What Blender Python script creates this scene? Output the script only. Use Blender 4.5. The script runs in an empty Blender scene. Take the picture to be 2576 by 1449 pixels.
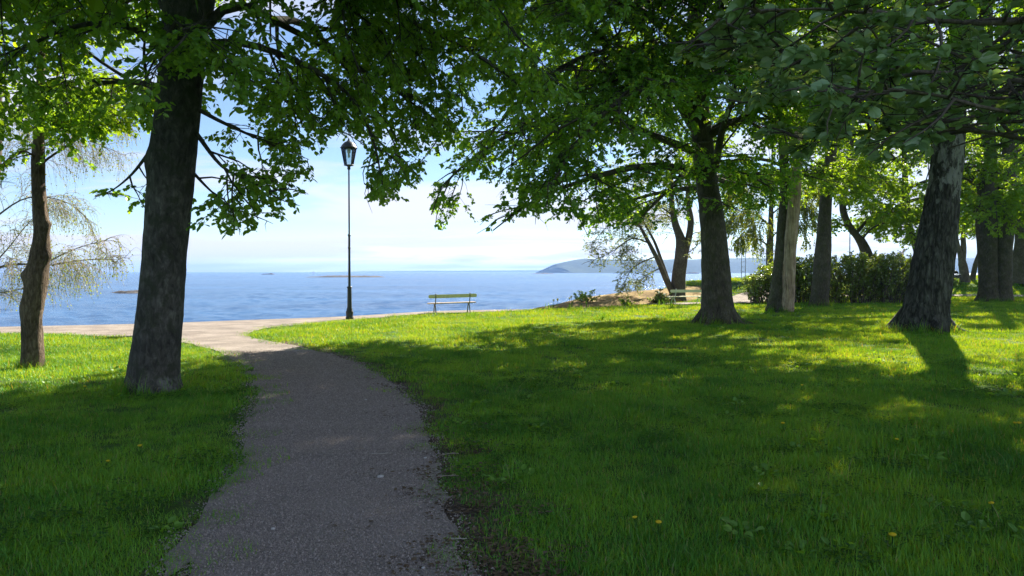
import bpy, bmesh, math, random
import numpy as np
from mathutils import Vector, Matrix

random.seed(7)
RNG = np.random.default_rng(11)
SC = bpy.context.scene
COL = SC.collection
R = math.radians

# ------------------------------------------------------------------ camera, sky, sun, exposure
EYE = 1.65
FPX = 2576 * 26 / 36.0          # focal length in picture units (2576 wide)
PITCH = math.atan(41.0 / FPX)
cam_d = bpy.data.cameras.new("camera")
cam_d.lens = 26
cam_d.sensor_width = 36
cam_d.clip_start = 0.05
cam_d.clip_end = 30000
cam = bpy.data.objects.new("camera", cam_d)
COL.objects.link(cam)
cam.location = (0, 0, EYE)
cam.rotation_euler = (math.pi / 2 - PITCH, 0, 0)
SC.camera = cam

SUN_AZ = R(31)                  # to the right of straight ahead
SUN_EL = R(35)
CLOUD_X, CLOUD_Y = 0.35, 0.1
world = bpy.data.worlds.new("World")
SC.world = world
world.use_nodes = True
wn = world.node_tree
wn.nodes.clear()
w_out = wn.nodes.new("ShaderNodeOutputWorld")
w_bg = wn.nodes.new("ShaderNodeBackground")
w_sky = wn.nodes.new("ShaderNodeTexSky")
w_sky.sky_type = 'NISHITA'
w_sky.sun_disc = False
w_sky.sun_elevation = SUN_EL
w_sky.sun_rotation = SUN_AZ
w_sky.altitude = 0
w_sky.air_density = 0.75
w_sky.dust_density = 0.05
w_sky.ozone_density = 2.6
w_bg.inputs['Strength'].default_value = 0.053
# thin streaky high cloud, the same over the whole sky
w_tc = wn.nodes.new("ShaderNodeTexCoord")
w_sep = wn.nodes.new("ShaderNodeSeparateXYZ")
wn.links.new(w_tc.outputs['Generated'], w_sep.inputs[0])


def wmath(op, a, b=None, clamp=False):
    n = wn.nodes.new("ShaderNodeMath")
    n.operation = op
    n.use_clamp = clamp
    for k, v in enumerate((a, b)):
        if v is None:
            continue
        if isinstance(v, (int, float)):
            n.inputs[k].default_value = v
        else:
            wn.links.new(v, n.inputs[k])
    return n.outputs[0]


# a layer of thin high cloud overhead, seen flatter and thicker towards the horizon
w_z = wmath('ADD', wmath('MAXIMUM', w_sep.outputs['Z'], 0.0), 0.10)
w_cmb = wn.nodes.new("ShaderNodeCombineXYZ")
wn.links.new(wmath('DIVIDE', w_sep.outputs['X'], w_z), w_cmb.inputs[0])
wn.links.new(wmath('DIVIDE', w_sep.outputs['Y'], w_z), w_cmb.inputs[1])
w_map = wn.nodes.new("ShaderNodeMapping")
w_map.inputs['Scale'].default_value = (0.55, 0.9, 1.0)
w_map.inputs['Location'].default_value = (CLOUD_X, CLOUD_Y, 0.6)
w_noise = wn.nodes.new("ShaderNodeTexNoise")
w_noise.inputs['Scale'].default_value = 1.0
w_noise.inputs['Detail'].default_value = 8
w_noise.inputs['Roughness'].default_value = 0.52
w_noise.inputs['Distortion'].default_value = 0.5
w_ramp = wn.nodes.new("ShaderNodeValToRGB")
w_ramp.color_ramp.elements[0].position = 0.45
w_ramp.color_ramp.elements[0].color = (0.02, 0.02, 0.02, 1)
w_ramp.color_ramp.elements[1].position = 0.60
w_ramp.color_ramp.elements[1].color = (0.85, 0.85, 0.85, 1)
w_mix = wn.nodes.new("ShaderNodeMixRGB")
w_mix.inputs['Color2'].default_value = (5.9, 5.9, 6.5, 1)
wn.links.new(w_cmb.outputs[0], w_map.inputs['Vector'])
wn.links.new(w_map.outputs['Vector'], w_noise.inputs['Vector'])
wn.links.new(w_noise.outputs['Fac'], w_ramp.inputs['Fac'])
w_clear = wmath('SUBTRACT', 1.0, w_ramp.outputs['Color'])
w_thick = wmath('DIVIDE', 0.26, w_z)
w_fac = wmath('SUBTRACT', 1.0, wmath('POWER', w_clear, w_thick), True)
wn.links.new(w_fac, w_mix.inputs['Fac'])
wn.links.new(w_sky.outputs['Color'], w_mix.inputs['Color1'])
wn.links.new(w_mix.outputs['Color'], w_bg.inputs['Color'])
wn.links.new(w_bg.outputs['Background'], w_out.inputs['Surface'])

sun_d = bpy.data.lights.new("sun", 'SUN')
sun_d.energy = 4.7
sun_d.angle = R(0.53)
sun_d.color = (1.0, 0.93, 0.80)
sun = bpy.data.objects.new("sun", sun_d)
COL.objects.link(sun)
sun_dir = Vector((math.sin(SUN_AZ) * math.cos(SUN_EL), math.cos(SUN_AZ) * math.cos(SUN_EL), math.sin(SUN_EL)))
sun.rotation_euler = sun_dir.to_track_quat('Z', 'Y').to_euler()
sun.location = (30, 50, 40)

SC.view_settings.view_transform = 'Standard'
SC.view_settings.look = 'None'
SC.view_settings.exposure = 1.72
SC.view_settings.gamma = 1.0
SC.view_settings.use_curve_mapping = False
SC.render.engine = 'CYCLES'
SC.cycles.max_bounces = 12
SC.cycles.diffuse_bounces = 8
SC.cycles.transmission_bounces = 8
SC.cycles.transparent_max_bounces = 8
SC.cycles.volume_bounces = 0
SC.cycles.use_denoising = True
SC.cycles.sample_clamp_indirect = 6


# ------------------------------------------------------------------ helpers
def at(px, py, d):
    u = (px - 1288) / FPX
    v = (724.5 - py) / FPX
    c, s = math.cos(PITCH), math.sin(PITCH)
    y = c + v * s
    z = -s + v * c
    k = d / y
    return np.array([u * k, d, EYE + z * k])


def gnd(px, py, z=0.0):
    u = (px - 1288) / FPX
    v = (724.5 - py) / FPX
    c, s = math.cos(PITCH), math.sin(PITCH)
    y = c + v * s
    zz = -s + v * c
    k = (z - EYE) / zz
    return np.array([u * k, y * k, z])


def proj(P):
    P = np.asarray(P, float)
    c, s = math.cos(PITCH), math.sin(PITCH)
    x = P[..., 0]
    y = P[..., 1]
    z = P[..., 2] - EYE
    f = y * c - z * s
    up = y * s + z * c
    f = np.where(np.abs(f) < 1e-3, 1e-3, f)
    return 1288 + FPX * x / f, 724.5 - FPX * up / f, f


def sstep(a, b, x):
    t = np.clip((x - a) / (b - a), 0, 1)
    return t * t * (3 - 2 * t)


def _hash(ix, iy, iz, seed):
    h = (ix * 374761393 + iy * 668265263 + iz * 2147483647 + seed * 1274126177) & 0xFFFFFFFF
    h = ((h ^ (h >> 13)) * 1274126177) & 0xFFFFFFFF
    h = (h ^ (h >> 16)) & 0xFFFFFFFF
    return h / 4294967295.0


def vnoise(P, scale=1.0, seed=0):
    P = np.asarray(P, float) * scale
    i = np.floor(P).astype(np.int64)
    f = P - i
    f = f * f * (3 - 2 * f)
    r = 0
    for dx in (0, 1):
        for dy in (0, 1):
            for dz in (0, 1):
                w = (f[..., 0] if dx else 1 - f[..., 0]) * (f[..., 1] if dy else 1 - f[..., 1]) * (f[..., 2] if dz else 1 - f[..., 2])
                r = r + w * _hash(i[..., 0] + dx, i[..., 1] + dy, i[..., 2] + dz, seed)
    return r * 2 - 1


def fbm(P, scale=1.0, seed=0, octv=3):
    r, a, t = 0, 1.0, 0
    for k in range(octv):
        r = r + a * vnoise(P, scale * 2 ** k, seed + k * 17)
        t += a
        a *= 0.5
    return r / t


def pip(x, y, poly):
    inside = np.zeros(x.shape, bool)
    n = len(poly)
    j = n - 1
    for i in range(n):
        xi, yi = poly[i][0], poly[i][1]
        xj, yj = poly[j][0], poly[j][1]
        if yi != yj:
            c = ((yi > y) != (yj > y)) & (x < (xj - xi) * (y - yi) / (yj - yi) + xi)
            inside ^= c
        j = i
    return inside


def segdist(x, y, line):
    best = np.full(x.shape, 1e9)
    for a, b in zip(line[:-1], line[1:]):
        dx, dy = b[0] - a[0], b[1] - a[1]
        t = np.clip(((x - a[0]) * dx + (y - a[1]) * dy) / (dx * dx + dy * dy + 1e-12), 0, 1)
        best = np.minimum(best, np.hypot(x - a[0] - t * dx, y - a[1] - t * dy))
    return best


def smooth_line(pts, n=8):
    P = np.array([np.asarray(p, float) for p in pts])
    ext = np.vstack([2 * P[0] - P[1], P, 2 * P[-1] - P[-2]])
    out = []
    for i in range(1, len(ext) - 2):
        p0, p1, p2, p3 = ext[i - 1], ext[i], ext[i + 1], ext[i + 2]
        for k in range(n):
            t = k / n
            out.append(0.5 * ((2 * p1) + (-p0 + p2) * t + (2 * p0 - 5 * p1 + 4 * p2 - p3) * t * t + (-p0 + 3 * p1 - 3 * p2 + p3) * t ** 3))
    out.append(P[-1])
    return np.array(out)


class MB:
    """collects vertices and faces (3 or 4 corners) with a material index; build() links ONE mesh object"""

    def __init__(self):
        self.v, self.f, self.n = [], [], 0

    def add(self, verts, faces, mi=0, val=None):
        verts = np.asarray(verts, float).reshape(-1, 3)
        faces = np.asarray(faces, np.int64)
        if len(faces) == 0:
            return
        self.v.append(verts)
        if val is None:
            val = np.zeros(len(faces))
        self.f.append((faces + self.n, mi, np.broadcast_to(np.asarray(val, float), (len(faces),))))
        self.n += len(verts)

    def mesh(self, name, mats, smooth=True):
        me = bpy.data.meshes.new(name)
        V = np.concatenate(self.v) if self.v else np.zeros((0, 3))
        me.vertices.add(len(V))
        me.vertices.foreach_set("co", V.astype(np.float32).ravel())
        loops = np.concatenate([f.ravel() for f, _, _ in self.f])
        sizes = np.concatenate([np.full(len(f), f.shape[1]) for f, _, _ in self.f])
        starts = np.concatenate([[0], np.cumsum(sizes)[:-1]])
        mis = np.concatenate([np.full(len(f), m) for f, m, _ in self.f])
        vals = np.concatenate([v for _, _, v in self.f])
        me.loops.add(len(loops))
        me.loops.foreach_set("vertex_index", loops.astype(np.int32))
        me.polygons.add(len(sizes))
        me.polygons.foreach_set("loop_start", starts.astype(np.int32))
        for m in (mats if isinstance(mats, (list, tuple)) else [mats]):
            me.materials.append(m)
        me.polygons.foreach_set("material_index", mis.astype(np.int32))
        me.polygons.foreach_set("use_smooth", np.full(len(sizes), smooth))
        me.update(calc_edges=True)
        at_ = me.attributes.new("rnd", 'FLOAT', 'FACE')
        at_.data.foreach_set("value", vals.astype(np.float32))
        return me

    def build(self, name, mats, parent=None, smooth=True):
        o = bpy.data.objects.new(name, self.mesh(name, mats, smooth))
        COL.objects.link(o)
        if parent is not None:
            o.parent = parent
        return o

    # --- shapes
    def box(self, c, s, rot=None, mi=0, bev=0.0):
        bm = bmesh.new()
        bmesh.ops.create_cube(bm, size=1.0)
        for v in bm.verts:
            v.co = Vector((v.co.x * s[0], v.co.y * s[1], v.co.z * s[2]))
        if bev:
            bmesh.ops.bevel(bm, geom=bm.edges[:], offset=bev, segments=2, profile=0.6, affect='EDGES')
        self.addbm(bm, c, rot, mi)

    def addbm(self, bm, c=(0, 0, 0), rot=None, mi=0):
        bmesh.ops.triangulate(bm, faces=[f for f in bm.faces if len(f.verts) > 4])
        M = rot.to_matrix() if rot is not None else Matrix.Identity(3)
        bm.verts.ensure_lookup_table()
        V = [list(M @ v.co + Vector(c)) for v in bm.verts]
        bm.verts.index_update()
        t = [[v.index for v in f.verts] for f in bm.faces if len(f.verts) == 3]
        q = [[v.index for v in f.verts] for f in bm.faces if len(f.verts) == 4]
        base = self.n
        self.v.append(np.array(V))
        if t:
            self.f.append((np.array(t) + base, mi, np.zeros(len(t))))
        if q:
            self.f.append((np.array(q) + base, mi, np.zeros(len(q))))
        self.n += len(V)
        bm.free()

    def lathe(self, prof, c=(0, 0, 0), seg=20, mi=0):
        prof = np.array(prof, float)
        a = np.arange(seg) * 2 * math.pi / seg
        V = np.stack([prof[:, None, 0] * np.cos(a), prof[:, None, 0] * np.sin(a), np.repeat(prof[:, 1:2], seg, 1)], -1).reshape(-1, 3) + np.array(c)
        F = []
        for i in range(len(prof) - 1):
            for k in range(seg):
                k2 = (k + 1) % seg
                F.append((i * seg + k, i * seg + k2, (i + 1) * seg + k2, (i + 1) * seg + k))
        self.add(V, F, mi)

    def tubes(self, P, rad, sides=4, mi=0):
        """P (C,m,3), rad (C,m): many tapered tubes at once"""
        P = np.asarray(P, float)
        C, m, _ = P.shape
        if C == 0:
            return
        T = np.gradient(P, axis=1)
        T /= np.linalg.norm(T, axis=2, keepdims=True) + 1e-9
        ref = np.where(np.abs(T[:, :1, 2:3]) > 0.8, np.array([1.0, 0.2, 0]), np.array([0, 0, 1.0]))
        U = np.cross(T, np.broadcast_to(ref, T.shape))
        U /= np.linalg.norm(U, axis=2, keepdims=True) + 1e-9
        W = np.cross(T, U)
        a = np.arange(sides) * 2 * math.pi / sides
        V = P[:, :, None, :] + rad[:, :, None, None] * (U[:, :, None, :] * np.cos(a)[:, None] + W[:, :, None, :] * np.sin(a)[:, None])
        idx = np.arange(C * m * sides).reshape(C, m, sides)
        A = idx[:, :-1, :]
        B = idx[:, 1:, :]
        F = np.stack([A, np.roll(A, -1, 2), np.roll(B, -1, 2), B], -1).reshape(-1, 4)
        self.add(V.reshape(-1, 3), F, mi)

    def tube(self, pts, rad, sides=8, mi=0):
        pts = np.array([np.asarray(p, float) for p in pts])
        r = np.broadcast_to(np.asarray(rad, float), (len(pts),))
        self.tubes(pts[None], r[None], sides, mi)


def tag(o, label=None, cat=None, group=None, kind=None):
    if label:
        o['label'] = label
    if cat:
        o['category'] = cat
    if group:
        o['group'] = group
    if kind:
        o['kind'] = kind
    return o


def empty(name, loc, rz=0.0):
    o = bpy.data.objects.new(name, None)
    COL.objects.link(o)
    o.location = loc
    o.rotation_euler = (0, 0, rz)
    o.empty_display_size = 0.2
    return o


# ------------------------------------------------------------------ materials
def mat(name):
    m = bpy.data.materials.new(name)
    m.use_nodes = True
    nt = m.node_tree
    nt.nodes.clear()
    out = nt.nodes.new("ShaderNodeOutputMaterial")
    return m, nt, out


def N(nt, typ, **kw):
    n = nt.nodes.new(typ)
    for k, v in kw.items():
        if k in n.inputs:
            n.inputs[k].default_value = v
        else:
            setattr(n, k, v)
    return n


def ramp(nt, stops):
    r = nt.nodes.new("ShaderNodeValToRGB")
    e = r.color_ramp.elements
    while len(e) < len(stops):
        e.new(0.5)
    for i, (p, c) in enumerate(stops):
        e[i].position = p
        e[i].color = (*c, 1)
    return r


def leaf_mat(name, dark, mid, light, trans=0.45, tcol=None, gloss=0.04, rough=0.4, back=None, refl=(1, 1, 1)):
    """back: colour of a pale leaf underside"""
    m, nt, out = mat(name)
    a = N(nt, "ShaderNodeAttribute", attribute_name="rnd")
    r = ramp(nt, [(0.0, dark), (0.5, mid), (1.0, light)])
    nt.links.new(a.outputs['Fac'], r.inputs['Fac'])
    col = r.outputs['Color']
    if back is not None:
        g = N(nt, "ShaderNodeNewGeometry")
        mx = N(nt, "ShaderNodeMixRGB")
        mx.inputs['Color2'].default_value = (*back, 1)
        nt.links.new(g.outputs['Backfacing'], mx.inputs['Fac'])
        nt.links.new(col, mx.inputs['Color1'])
        col = mx.outputs['Color']
    d = N(nt, "ShaderNodeBsdfDiffuse")
    t = N(nt, "ShaderNodeBsdfTranslucent")
    hd = N(nt, "ShaderNodeMixRGB", blend_type='MULTIPLY')
    hd.inputs['Fac'].default_value = 1
    hd.inputs['Color2'].default_value = (*refl, 1)
    nt.links.new(col, hd.inputs['Color1'])
    nt.links.new(hd.outputs['Color'], d.inputs['Color'])
    hs = N(nt, "ShaderNodeMixRGB", blend_type='MULTIPLY')
    hs.inputs['Fac'].default_value = 1
    hs.inputs['Color2'].default_value = (*(tcol or (3.2, 2.7, 0.5)), 1)
    nt.links.new(r.outputs['Color'], hs.inputs['Color1'])
    nt.links.new(hs.outputs['Color'], t.inputs['Color'])
    ms = N(nt, "ShaderNodeMixShader", Fac=trans)
    nt.links.new(d.outputs[0], ms.inputs[1])
    nt.links.new(t.outputs[0], ms.inputs[2])
    gl = N(nt, "ShaderNodeBsdfGlossy", Roughness=rough)
    m2 = N(nt, "ShaderNodeMixShader", Fac=gloss)
    nt.links.new(ms.outputs[0], m2.inputs[1])
    nt.links.new(gl.outputs[0], m2.inputs[2])
    nt.links.new(m2.outputs[0], out.inputs['Surface'])
    return m


def bark_mat(name, c1, c2, c3, zs=0.25, scale=18, bump=0.6, plates=False, moss=None, dist=0.03, foot=None, pale=None):
    m, nt, out = mat(name)
    tc = N(nt, "ShaderNodeTexCoord")
    mp = N(nt, "ShaderNodeMapping")
    mp.inputs['Scale'].default_value = (1, 1, zs)
    nt.links.new(tc.outputs['Object'], mp.inputs['Vector'])
    n1 = N(nt, "ShaderNodeTexNoise", Scale=scale, Detail=8, Roughness=0.65, Distortion=0.6)
    nt.links.new(mp.outputs[0], n1.inputs['Vector'])
    r = ramp(nt, [(0.3, c1), (0.52, c2), (0.72, c3)])
    nt.links.new(n1.outputs['Fac'], r.inputs['Fac'])
    n2 = N(nt, "ShaderNodeTexNoise", Scale=2.2, Detail=6, Roughness=0.6)
    nt.links.new(tc.outputs['Object'], n2.inputs['Vector'])
    col = r.outputs['Color']
    mul = N(nt, "ShaderNodeMixRGB", blend_type='MULTIPLY')
    mul.inputs['Fac'].default_value = 0.75
    r2 = ramp(nt, [(0.32, (0.45, 0.45, 0.45)), (0.7, (1.35, 1.35, 1.3))])
    nt.links.new(n2.outputs['Fac'], r2.inputs['Fac'])
    nt.links.new(col, mul.inputs['Color1'])
    nt.links.new(r2.outputs['Color'], mul.inputs['Color2'])
    col = mul.outputs['Color']
    if moss:
        n3 = N(nt, "ShaderNodeTexNoise", Scale=5, Detail=6, Roughness=0.7)
        nt.links.new(tc.outputs['Object'], n3.inputs['Vector'])
        r3 = ramp(nt, [(0.5, (0, 0, 0)), (0.62, (0.8, 0.8, 0.8))])
        nt.links.new(n3.outputs['Fac'], r3.inputs['Fac'])
        mm = N(nt, "ShaderNodeMixRGB")
        mm.inputs['Color2'].default_value = (*moss, 1)
        nt.links.new(r3.outputs['Color'], mm.inputs['Fac'])
        nt.links.new(col, mm.inputs['Color1'])
        col = mm.outputs['Color']
    h = n1.outputs['Fac']
    if plates:
        vo = N(nt, "ShaderNodeTexVoronoi", feature='DISTANCE_TO_EDGE', Scale=scale * 0.55)
        wv = N(nt, "ShaderNodeMixRGB", blend_type='ADD')
        wv.inputs['Fac'].default_value = 0.12
        nt.links.new(mp.outputs[0], wv.inputs['Color1'])
        nt.links.new(n1.outputs['Color'], wv.inputs['Color2'])
        nt.links.new(wv.outputs[0], vo.inputs['Vector'])
        rv = ramp(nt, [(0.0, (0.0, 0.0, 0.0)), (0.16, (1, 1, 1))])
        nt.links.new(vo.outputs['Distance'], rv.inputs['Fac'])
        ad = N(nt, "ShaderNodeMixRGB", blend_type='MULTIPLY')
        ad.inputs['Fac'].default_value = 0.8
        nt.links.new(rv.outputs['Color'], ad.inputs['Color2'])
        nt.links.new(n1.outputs['Fac'], ad.inputs['Color1'])
        h = ad.outputs['Color']
        mc = N(nt, "ShaderNodeMixRGB", blend_type='MULTIPLY')
        mc.inputs['Fac'].default_value = 0.5
        nt.links.new(col, mc.inputs['Color1'])
        nt.links.new(rv.outputs['Color'], mc.inputs['Color2'])
        col = mc.outputs['Color']
    for spec, sgn in ((foot, -1), (pale, 1)):
        if not spec:
            continue
        # an irregular band of smoother paler bark below (or peeling bark above) a height
        zh, soft, cc, thr = spec
        sx = N(nt, "ShaderNodeSeparateXYZ")
        nt.links.new(tc.outputs['Object'], sx.inputs[0])
        nn = N(nt, "ShaderNodeTexNoise", Scale=4.5, Detail=5, Roughness=0.65)
        mq = N(nt, "ShaderNodeMapping")
        mq.inputs['Scale'].default_value = (1, 1, 0.45)
        nt.links.new(tc.outputs['Object'], mq.inputs['Vector'])
        nt.links.new(mq.outputs[0], nn.inputs['Vector'])
        mr = N(nt, "ShaderNodeMapRange")
        mr.inputs['From Min'].default_value = zh - sgn * soft
        mr.inputs['From Max'].default_value = zh + sgn * soft
        nt.links.new(sx.outputs['Z'], mr.inputs['Value'])
        ml = N(nt, "ShaderNodeMath", operation='MULTIPLY')
        nt.links.new(mr.outputs[0], ml.inputs[0])
        nt.links.new(nn.outputs['Fac'], ml.inputs[1])
        rq = ramp(nt, [(thr, (0, 0, 0)), (thr + 0.05, (0.9, 0.9, 0.9))])
        nt.links.new(ml.outputs[0], rq.inputs['Fac'])
        mz = N(nt, "ShaderNodeMixRGB")
        mz.inputs['Color2'].default_value = (*cc, 1)
        nt.links.new(rq.outputs['Color'], mz.inputs['Fac'])
        nt.links.new(col, mz.inputs['Color1'])
        col = mz.outputs['Color']
    b = N(nt, "ShaderNodeBump", Strength=bump, Distance=dist)
    nt.links.new(h, b.inputs['Height'])
    p = N(nt, "ShaderNodeBsdfPrincipled", Roughness=0.9)
    p.inputs['Specular IOR Level'].default_value = 0.15
    nt.links.new(col, p.inputs['Base Color'])
    nt.links.new(b.outputs[0], p.inputs['Normal'])
    nt.links.new(p.outputs[0], out.inputs['Surface'])
    return m


def paint_mat(name, c, rough=0.5, metal=0.0, var=0.15, scale=12, bump=0.05):
    m, nt, out = mat(name)
    tc = N(nt, "ShaderNodeTexCoord")
    n1 = N(nt, "ShaderNodeTexNoise", Scale=scale, Detail=6, Roughness=0.65)
    nt.links.new(tc.outputs['Object'], n1.inputs['Vector'])
    r = ramp(nt, [(0.3, tuple(x * (1 - var) for x in c)), (0.7, tuple(x * (1 + var) for x in c))])
    nt.links.new(n1.outputs['Fac'], r.inputs['Fac'])
    p = N(nt, "ShaderNodeBsdfPrincipled", Roughness=rough, Metallic=metal)
    nt.links.new(r.outputs['Color'], p.inputs['Base Color'])
    b = N(nt, "ShaderNodeBump", Strength=bump, Distance=0.01)
    nt.links.new(n1.outputs['Fac'], b.inputs['Height'])
    nt.links.new(b.outputs[0], p.inputs['Normal'])
    nt.links.new(p.outputs[0], out.inputs['Surface'])
    return m


def plain_mat(name, c, rough=0.6):
    return paint_mat(name, c, rough)


def ground_mix(name, c1, c2, c3, s1=3.0, s2=60.0, bump=0.4, soil=None):
    m, nt, out = mat(name)
    tc = N(nt, "ShaderNodeTexCoord")
    n1 = N(nt, "ShaderNodeTexNoise", Scale=s1, Detail=6, Roughness=0.6)
    n2 = N(nt, "ShaderNodeTexNoise", Scale=s2, Detail=4, Roughness=0.75)
    for n in (n1, n2):
        nt.links.new(tc.outputs['Object'], n.inputs['Vector'])
    ad = N(nt, "ShaderNodeMath", operation='ADD')
    ad.use_clamp = False
    m1 = N(nt, "ShaderNodeMath", operation='MULTIPLY')
    m1.inputs[1].default_value = 0.45
    m2 = N(nt, "ShaderNodeMath", operation='MULTIPLY')
    m2.inputs[1].default_value = 0.55
    nt.links.new(n1.outputs['Fac'], m1.inputs[0])
    nt.links.new(n2.outputs['Fac'], m2.inputs[0])
    nt.links.new(m1.outputs[0], ad.inputs[0])
    nt.links.new(m2.outputs[0], ad.inputs[1])
    r = ramp(nt, [(0.35, c1), (0.5, c2), (0.65, c3)])
    nt.links.new(ad.outputs[0], r.inputs['Fac'])
    col = r.outputs['Color']
    if soil:
        a = N(nt, "ShaderNodeAttribute", attribute_name="soil")
        ms = N(nt, "ShaderNodeMath", operation='ADD')
        m3 = N(nt, "ShaderNodeMath", operation='MULTIPLY_ADD')
        m3.inputs[1].default_value = 1.2
        m3.inputs[2].default_value = -0.6
        nt.links.new(n1.outputs['Fac'], m3.inputs[0])
        nt.links.new(a.outputs['Fac'], ms.inputs[0])
        nt.links.new(m3.outputs[0], ms.inputs[1])
        rs = ramp(nt, [(0.35, (0, 0, 0)), (0.6, (1, 1, 1))])
        nt.links.new(ms.outputs[0], rs.inputs['Fac'])
        sr = ramp(nt, [(0.35, tuple(x * 0.6 for x in soil)), (0.65, tuple(x * 1.5 for x in soil))])
        nt.links.new(n2.outputs['Fac'], sr.inputs['Fac'])
        mx = N(nt, "ShaderNodeMixRGB")
        nt.links.new(rs.outputs['Color'], mx.inputs['Fac'])
        nt.links.new(col, mx.inputs['Color1'])
        nt.links.new(sr.outputs['Color'], mx.inputs['Color2'])
        col = mx.outputs['Color']
    p = N(nt, "ShaderNodeBsdfPrincipled", Roughness=0.95)
    p.inputs['Specular IOR Level'].default_value = 0.1
    nt.links.new(col, p.inputs['Base Color'])
    b = N(nt, "ShaderNodeBump", Strength=bump, Distance=0.02)
    nt.links.new(n2.outputs['Fac'], b.inputs['Height'])
    nt.links.new(b.outputs[0], p.inputs['Normal'])
    nt.links.new(p.outputs[0], out.inputs['Surface'])
    return m


M_lawn = ground_mix("lawn_ground", (0.03, 0.06, 0.012), (0.05, 0.11, 0.016), (0.08, 0.15, 0.022), 1.2, 40, 0.5, soil=(0.085, 0.066, 0.05))
M_gravel = ground_mix("gravel", (0.15, 0.128, 0.11), (0.275, 0.234, 0.198), (0.44, 0.38, 0.325), 1.1, 48, 1.0)
M_rock = ground_mix("brown_rock", (0.085, 0.07, 0.04), (0.27, 0.18, 0.075), (0.36, 0.30, 0.11), 1.4, 9, 1.0)
M_skerry = ground_mix("skerry_rock", (0.055, 0.05, 0.047), (0.11, 0.10, 0.09), (0.19, 0.165, 0.14), 0.12, 1.5, 0.6)
M_stone = ground_mix("grey_stone", (0.3, 0.29, 0.27), (0.45, 0.43, 0.40), (0.6, 0.58, 0.55), 8, 60, 0.3)
M_forest = ground_mix("hill_forest", (0.018, 0.035, 0.018), (0.03, 0.055, 0.025), (0.05, 0.075, 0.035), 0.02, 0.12, 0.5)

M_bark_big = bark_mat("bark_dark_grey", (0.035, 0.034, 0.030), (0.10, 0.097, 0.085), (0.19, 0.185, 0.16), 0.45, 16, 1.0, moss=(0.05, 0.058, 0.036), foot=(0.30, 0.45, (0.20, 0.195, 0.18), 0.385))
M_bark_pine = bark_mat("bark_brown_rough", (0.05, 0.035, 0.024), (0.15, 0.11, 0.08), (0.27, 0.21, 0.16), 0.3, 30, 1.0, dist=0.05)
M_bark_fis = bark_mat("bark_fissured", (0.035, 0.033, 0.032), (0.10, 0.096, 0.092), (0.19, 0.185, 0.175), 0.24, 15, 1.0, plates=True, dist=0.06, pale=(2.6, 1.4, (0.27, 0.27, 0.26), 0.50))
M_bark_mid = bark_mat("bark_grey_brown", (0.05, 0.044, 0.036), (0.105, 0.094, 0.075), (0.17, 0.155, 0.125), 0.3, 24, 0.8, moss=(0.07, 0.075, 0.035))
M_bark_young = bark_mat("bark_grey_twig", (0.07, 0.06, 0.05), (0.14, 0.12, 0.10), (0.22, 0.19, 0.16), 0.4, 24, 0.5)
M_deadwood = bark_mat("dead_wood", (0.18, 0.125, 0.085), (0.40, 0.30, 0.22), (0.58, 0.48, 0.38), 0.06, 26, 0.7)
M_twig = plain_mat("twig_bark", (0.04, 0.034, 0.027), 0.9)
M_twig_birch = plain_mat("birch_twig", (0.33, 0.27, 0.19), 0.8)

M_leaf = leaf_mat("leaf_green", (0.055, 0.12, 0.018), (0.088, 0.172, 0.022), (0.13, 0.21, 0.026), 0.54, refl=(1.7, 2.0, 2.4))
M_leaf_lime = leaf_mat("leaf_lime", (0.07, 0.135, 0.016), (0.11, 0.19, 0.02), (0.16, 0.23, 0.024), 0.56, refl=(1.4, 1.7, 1.9))
M_leaf_pale = leaf_mat("leaf_pale", (0.11, 0.17, 0.05), (0.17, 0.22, 0.08), (0.27, 0.27, 0.14), 0.55, (1.7, 1.55, 0.7))
M_leaf_birch = leaf_mat("leaf_birch", (0.10, 0.16, 0.022), (0.15, 0.20, 0.028), (0.22, 0.24, 0.05), 0.55, (2.2, 1.9, 0.4))
M_leaf_grey = leaf_mat("leaf_greygreen", (0.085, 0.135, 0.06), (0.12, 0.185, 0.085), (0.18, 0.24, 0.11), 0.38, (1.7, 1.6, 0.5), 0.06, 0.35, back=(0.25, 0.33, 0.20), refl=(1.2, 1.45, 1.1))
M_leaf_hedge = leaf_mat("leaf_hedge", (0.065, 0.105, 0.022), (0.10, 0.155, 0.032), (0.17, 0.22, 0.05), 0.45, (2.8, 2.4, 0.5), 0.10, 0.28, refl=(1.6, 1.8, 1.7))
M_bloom = leaf_mat("blossom_pink", (0.55, 0.45, 0.43), (0.66, 0.57, 0.54), (0.75, 0.70, 0.66), 0.4, (1.0, 1.0, 1.0))
M_grass = None


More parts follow.
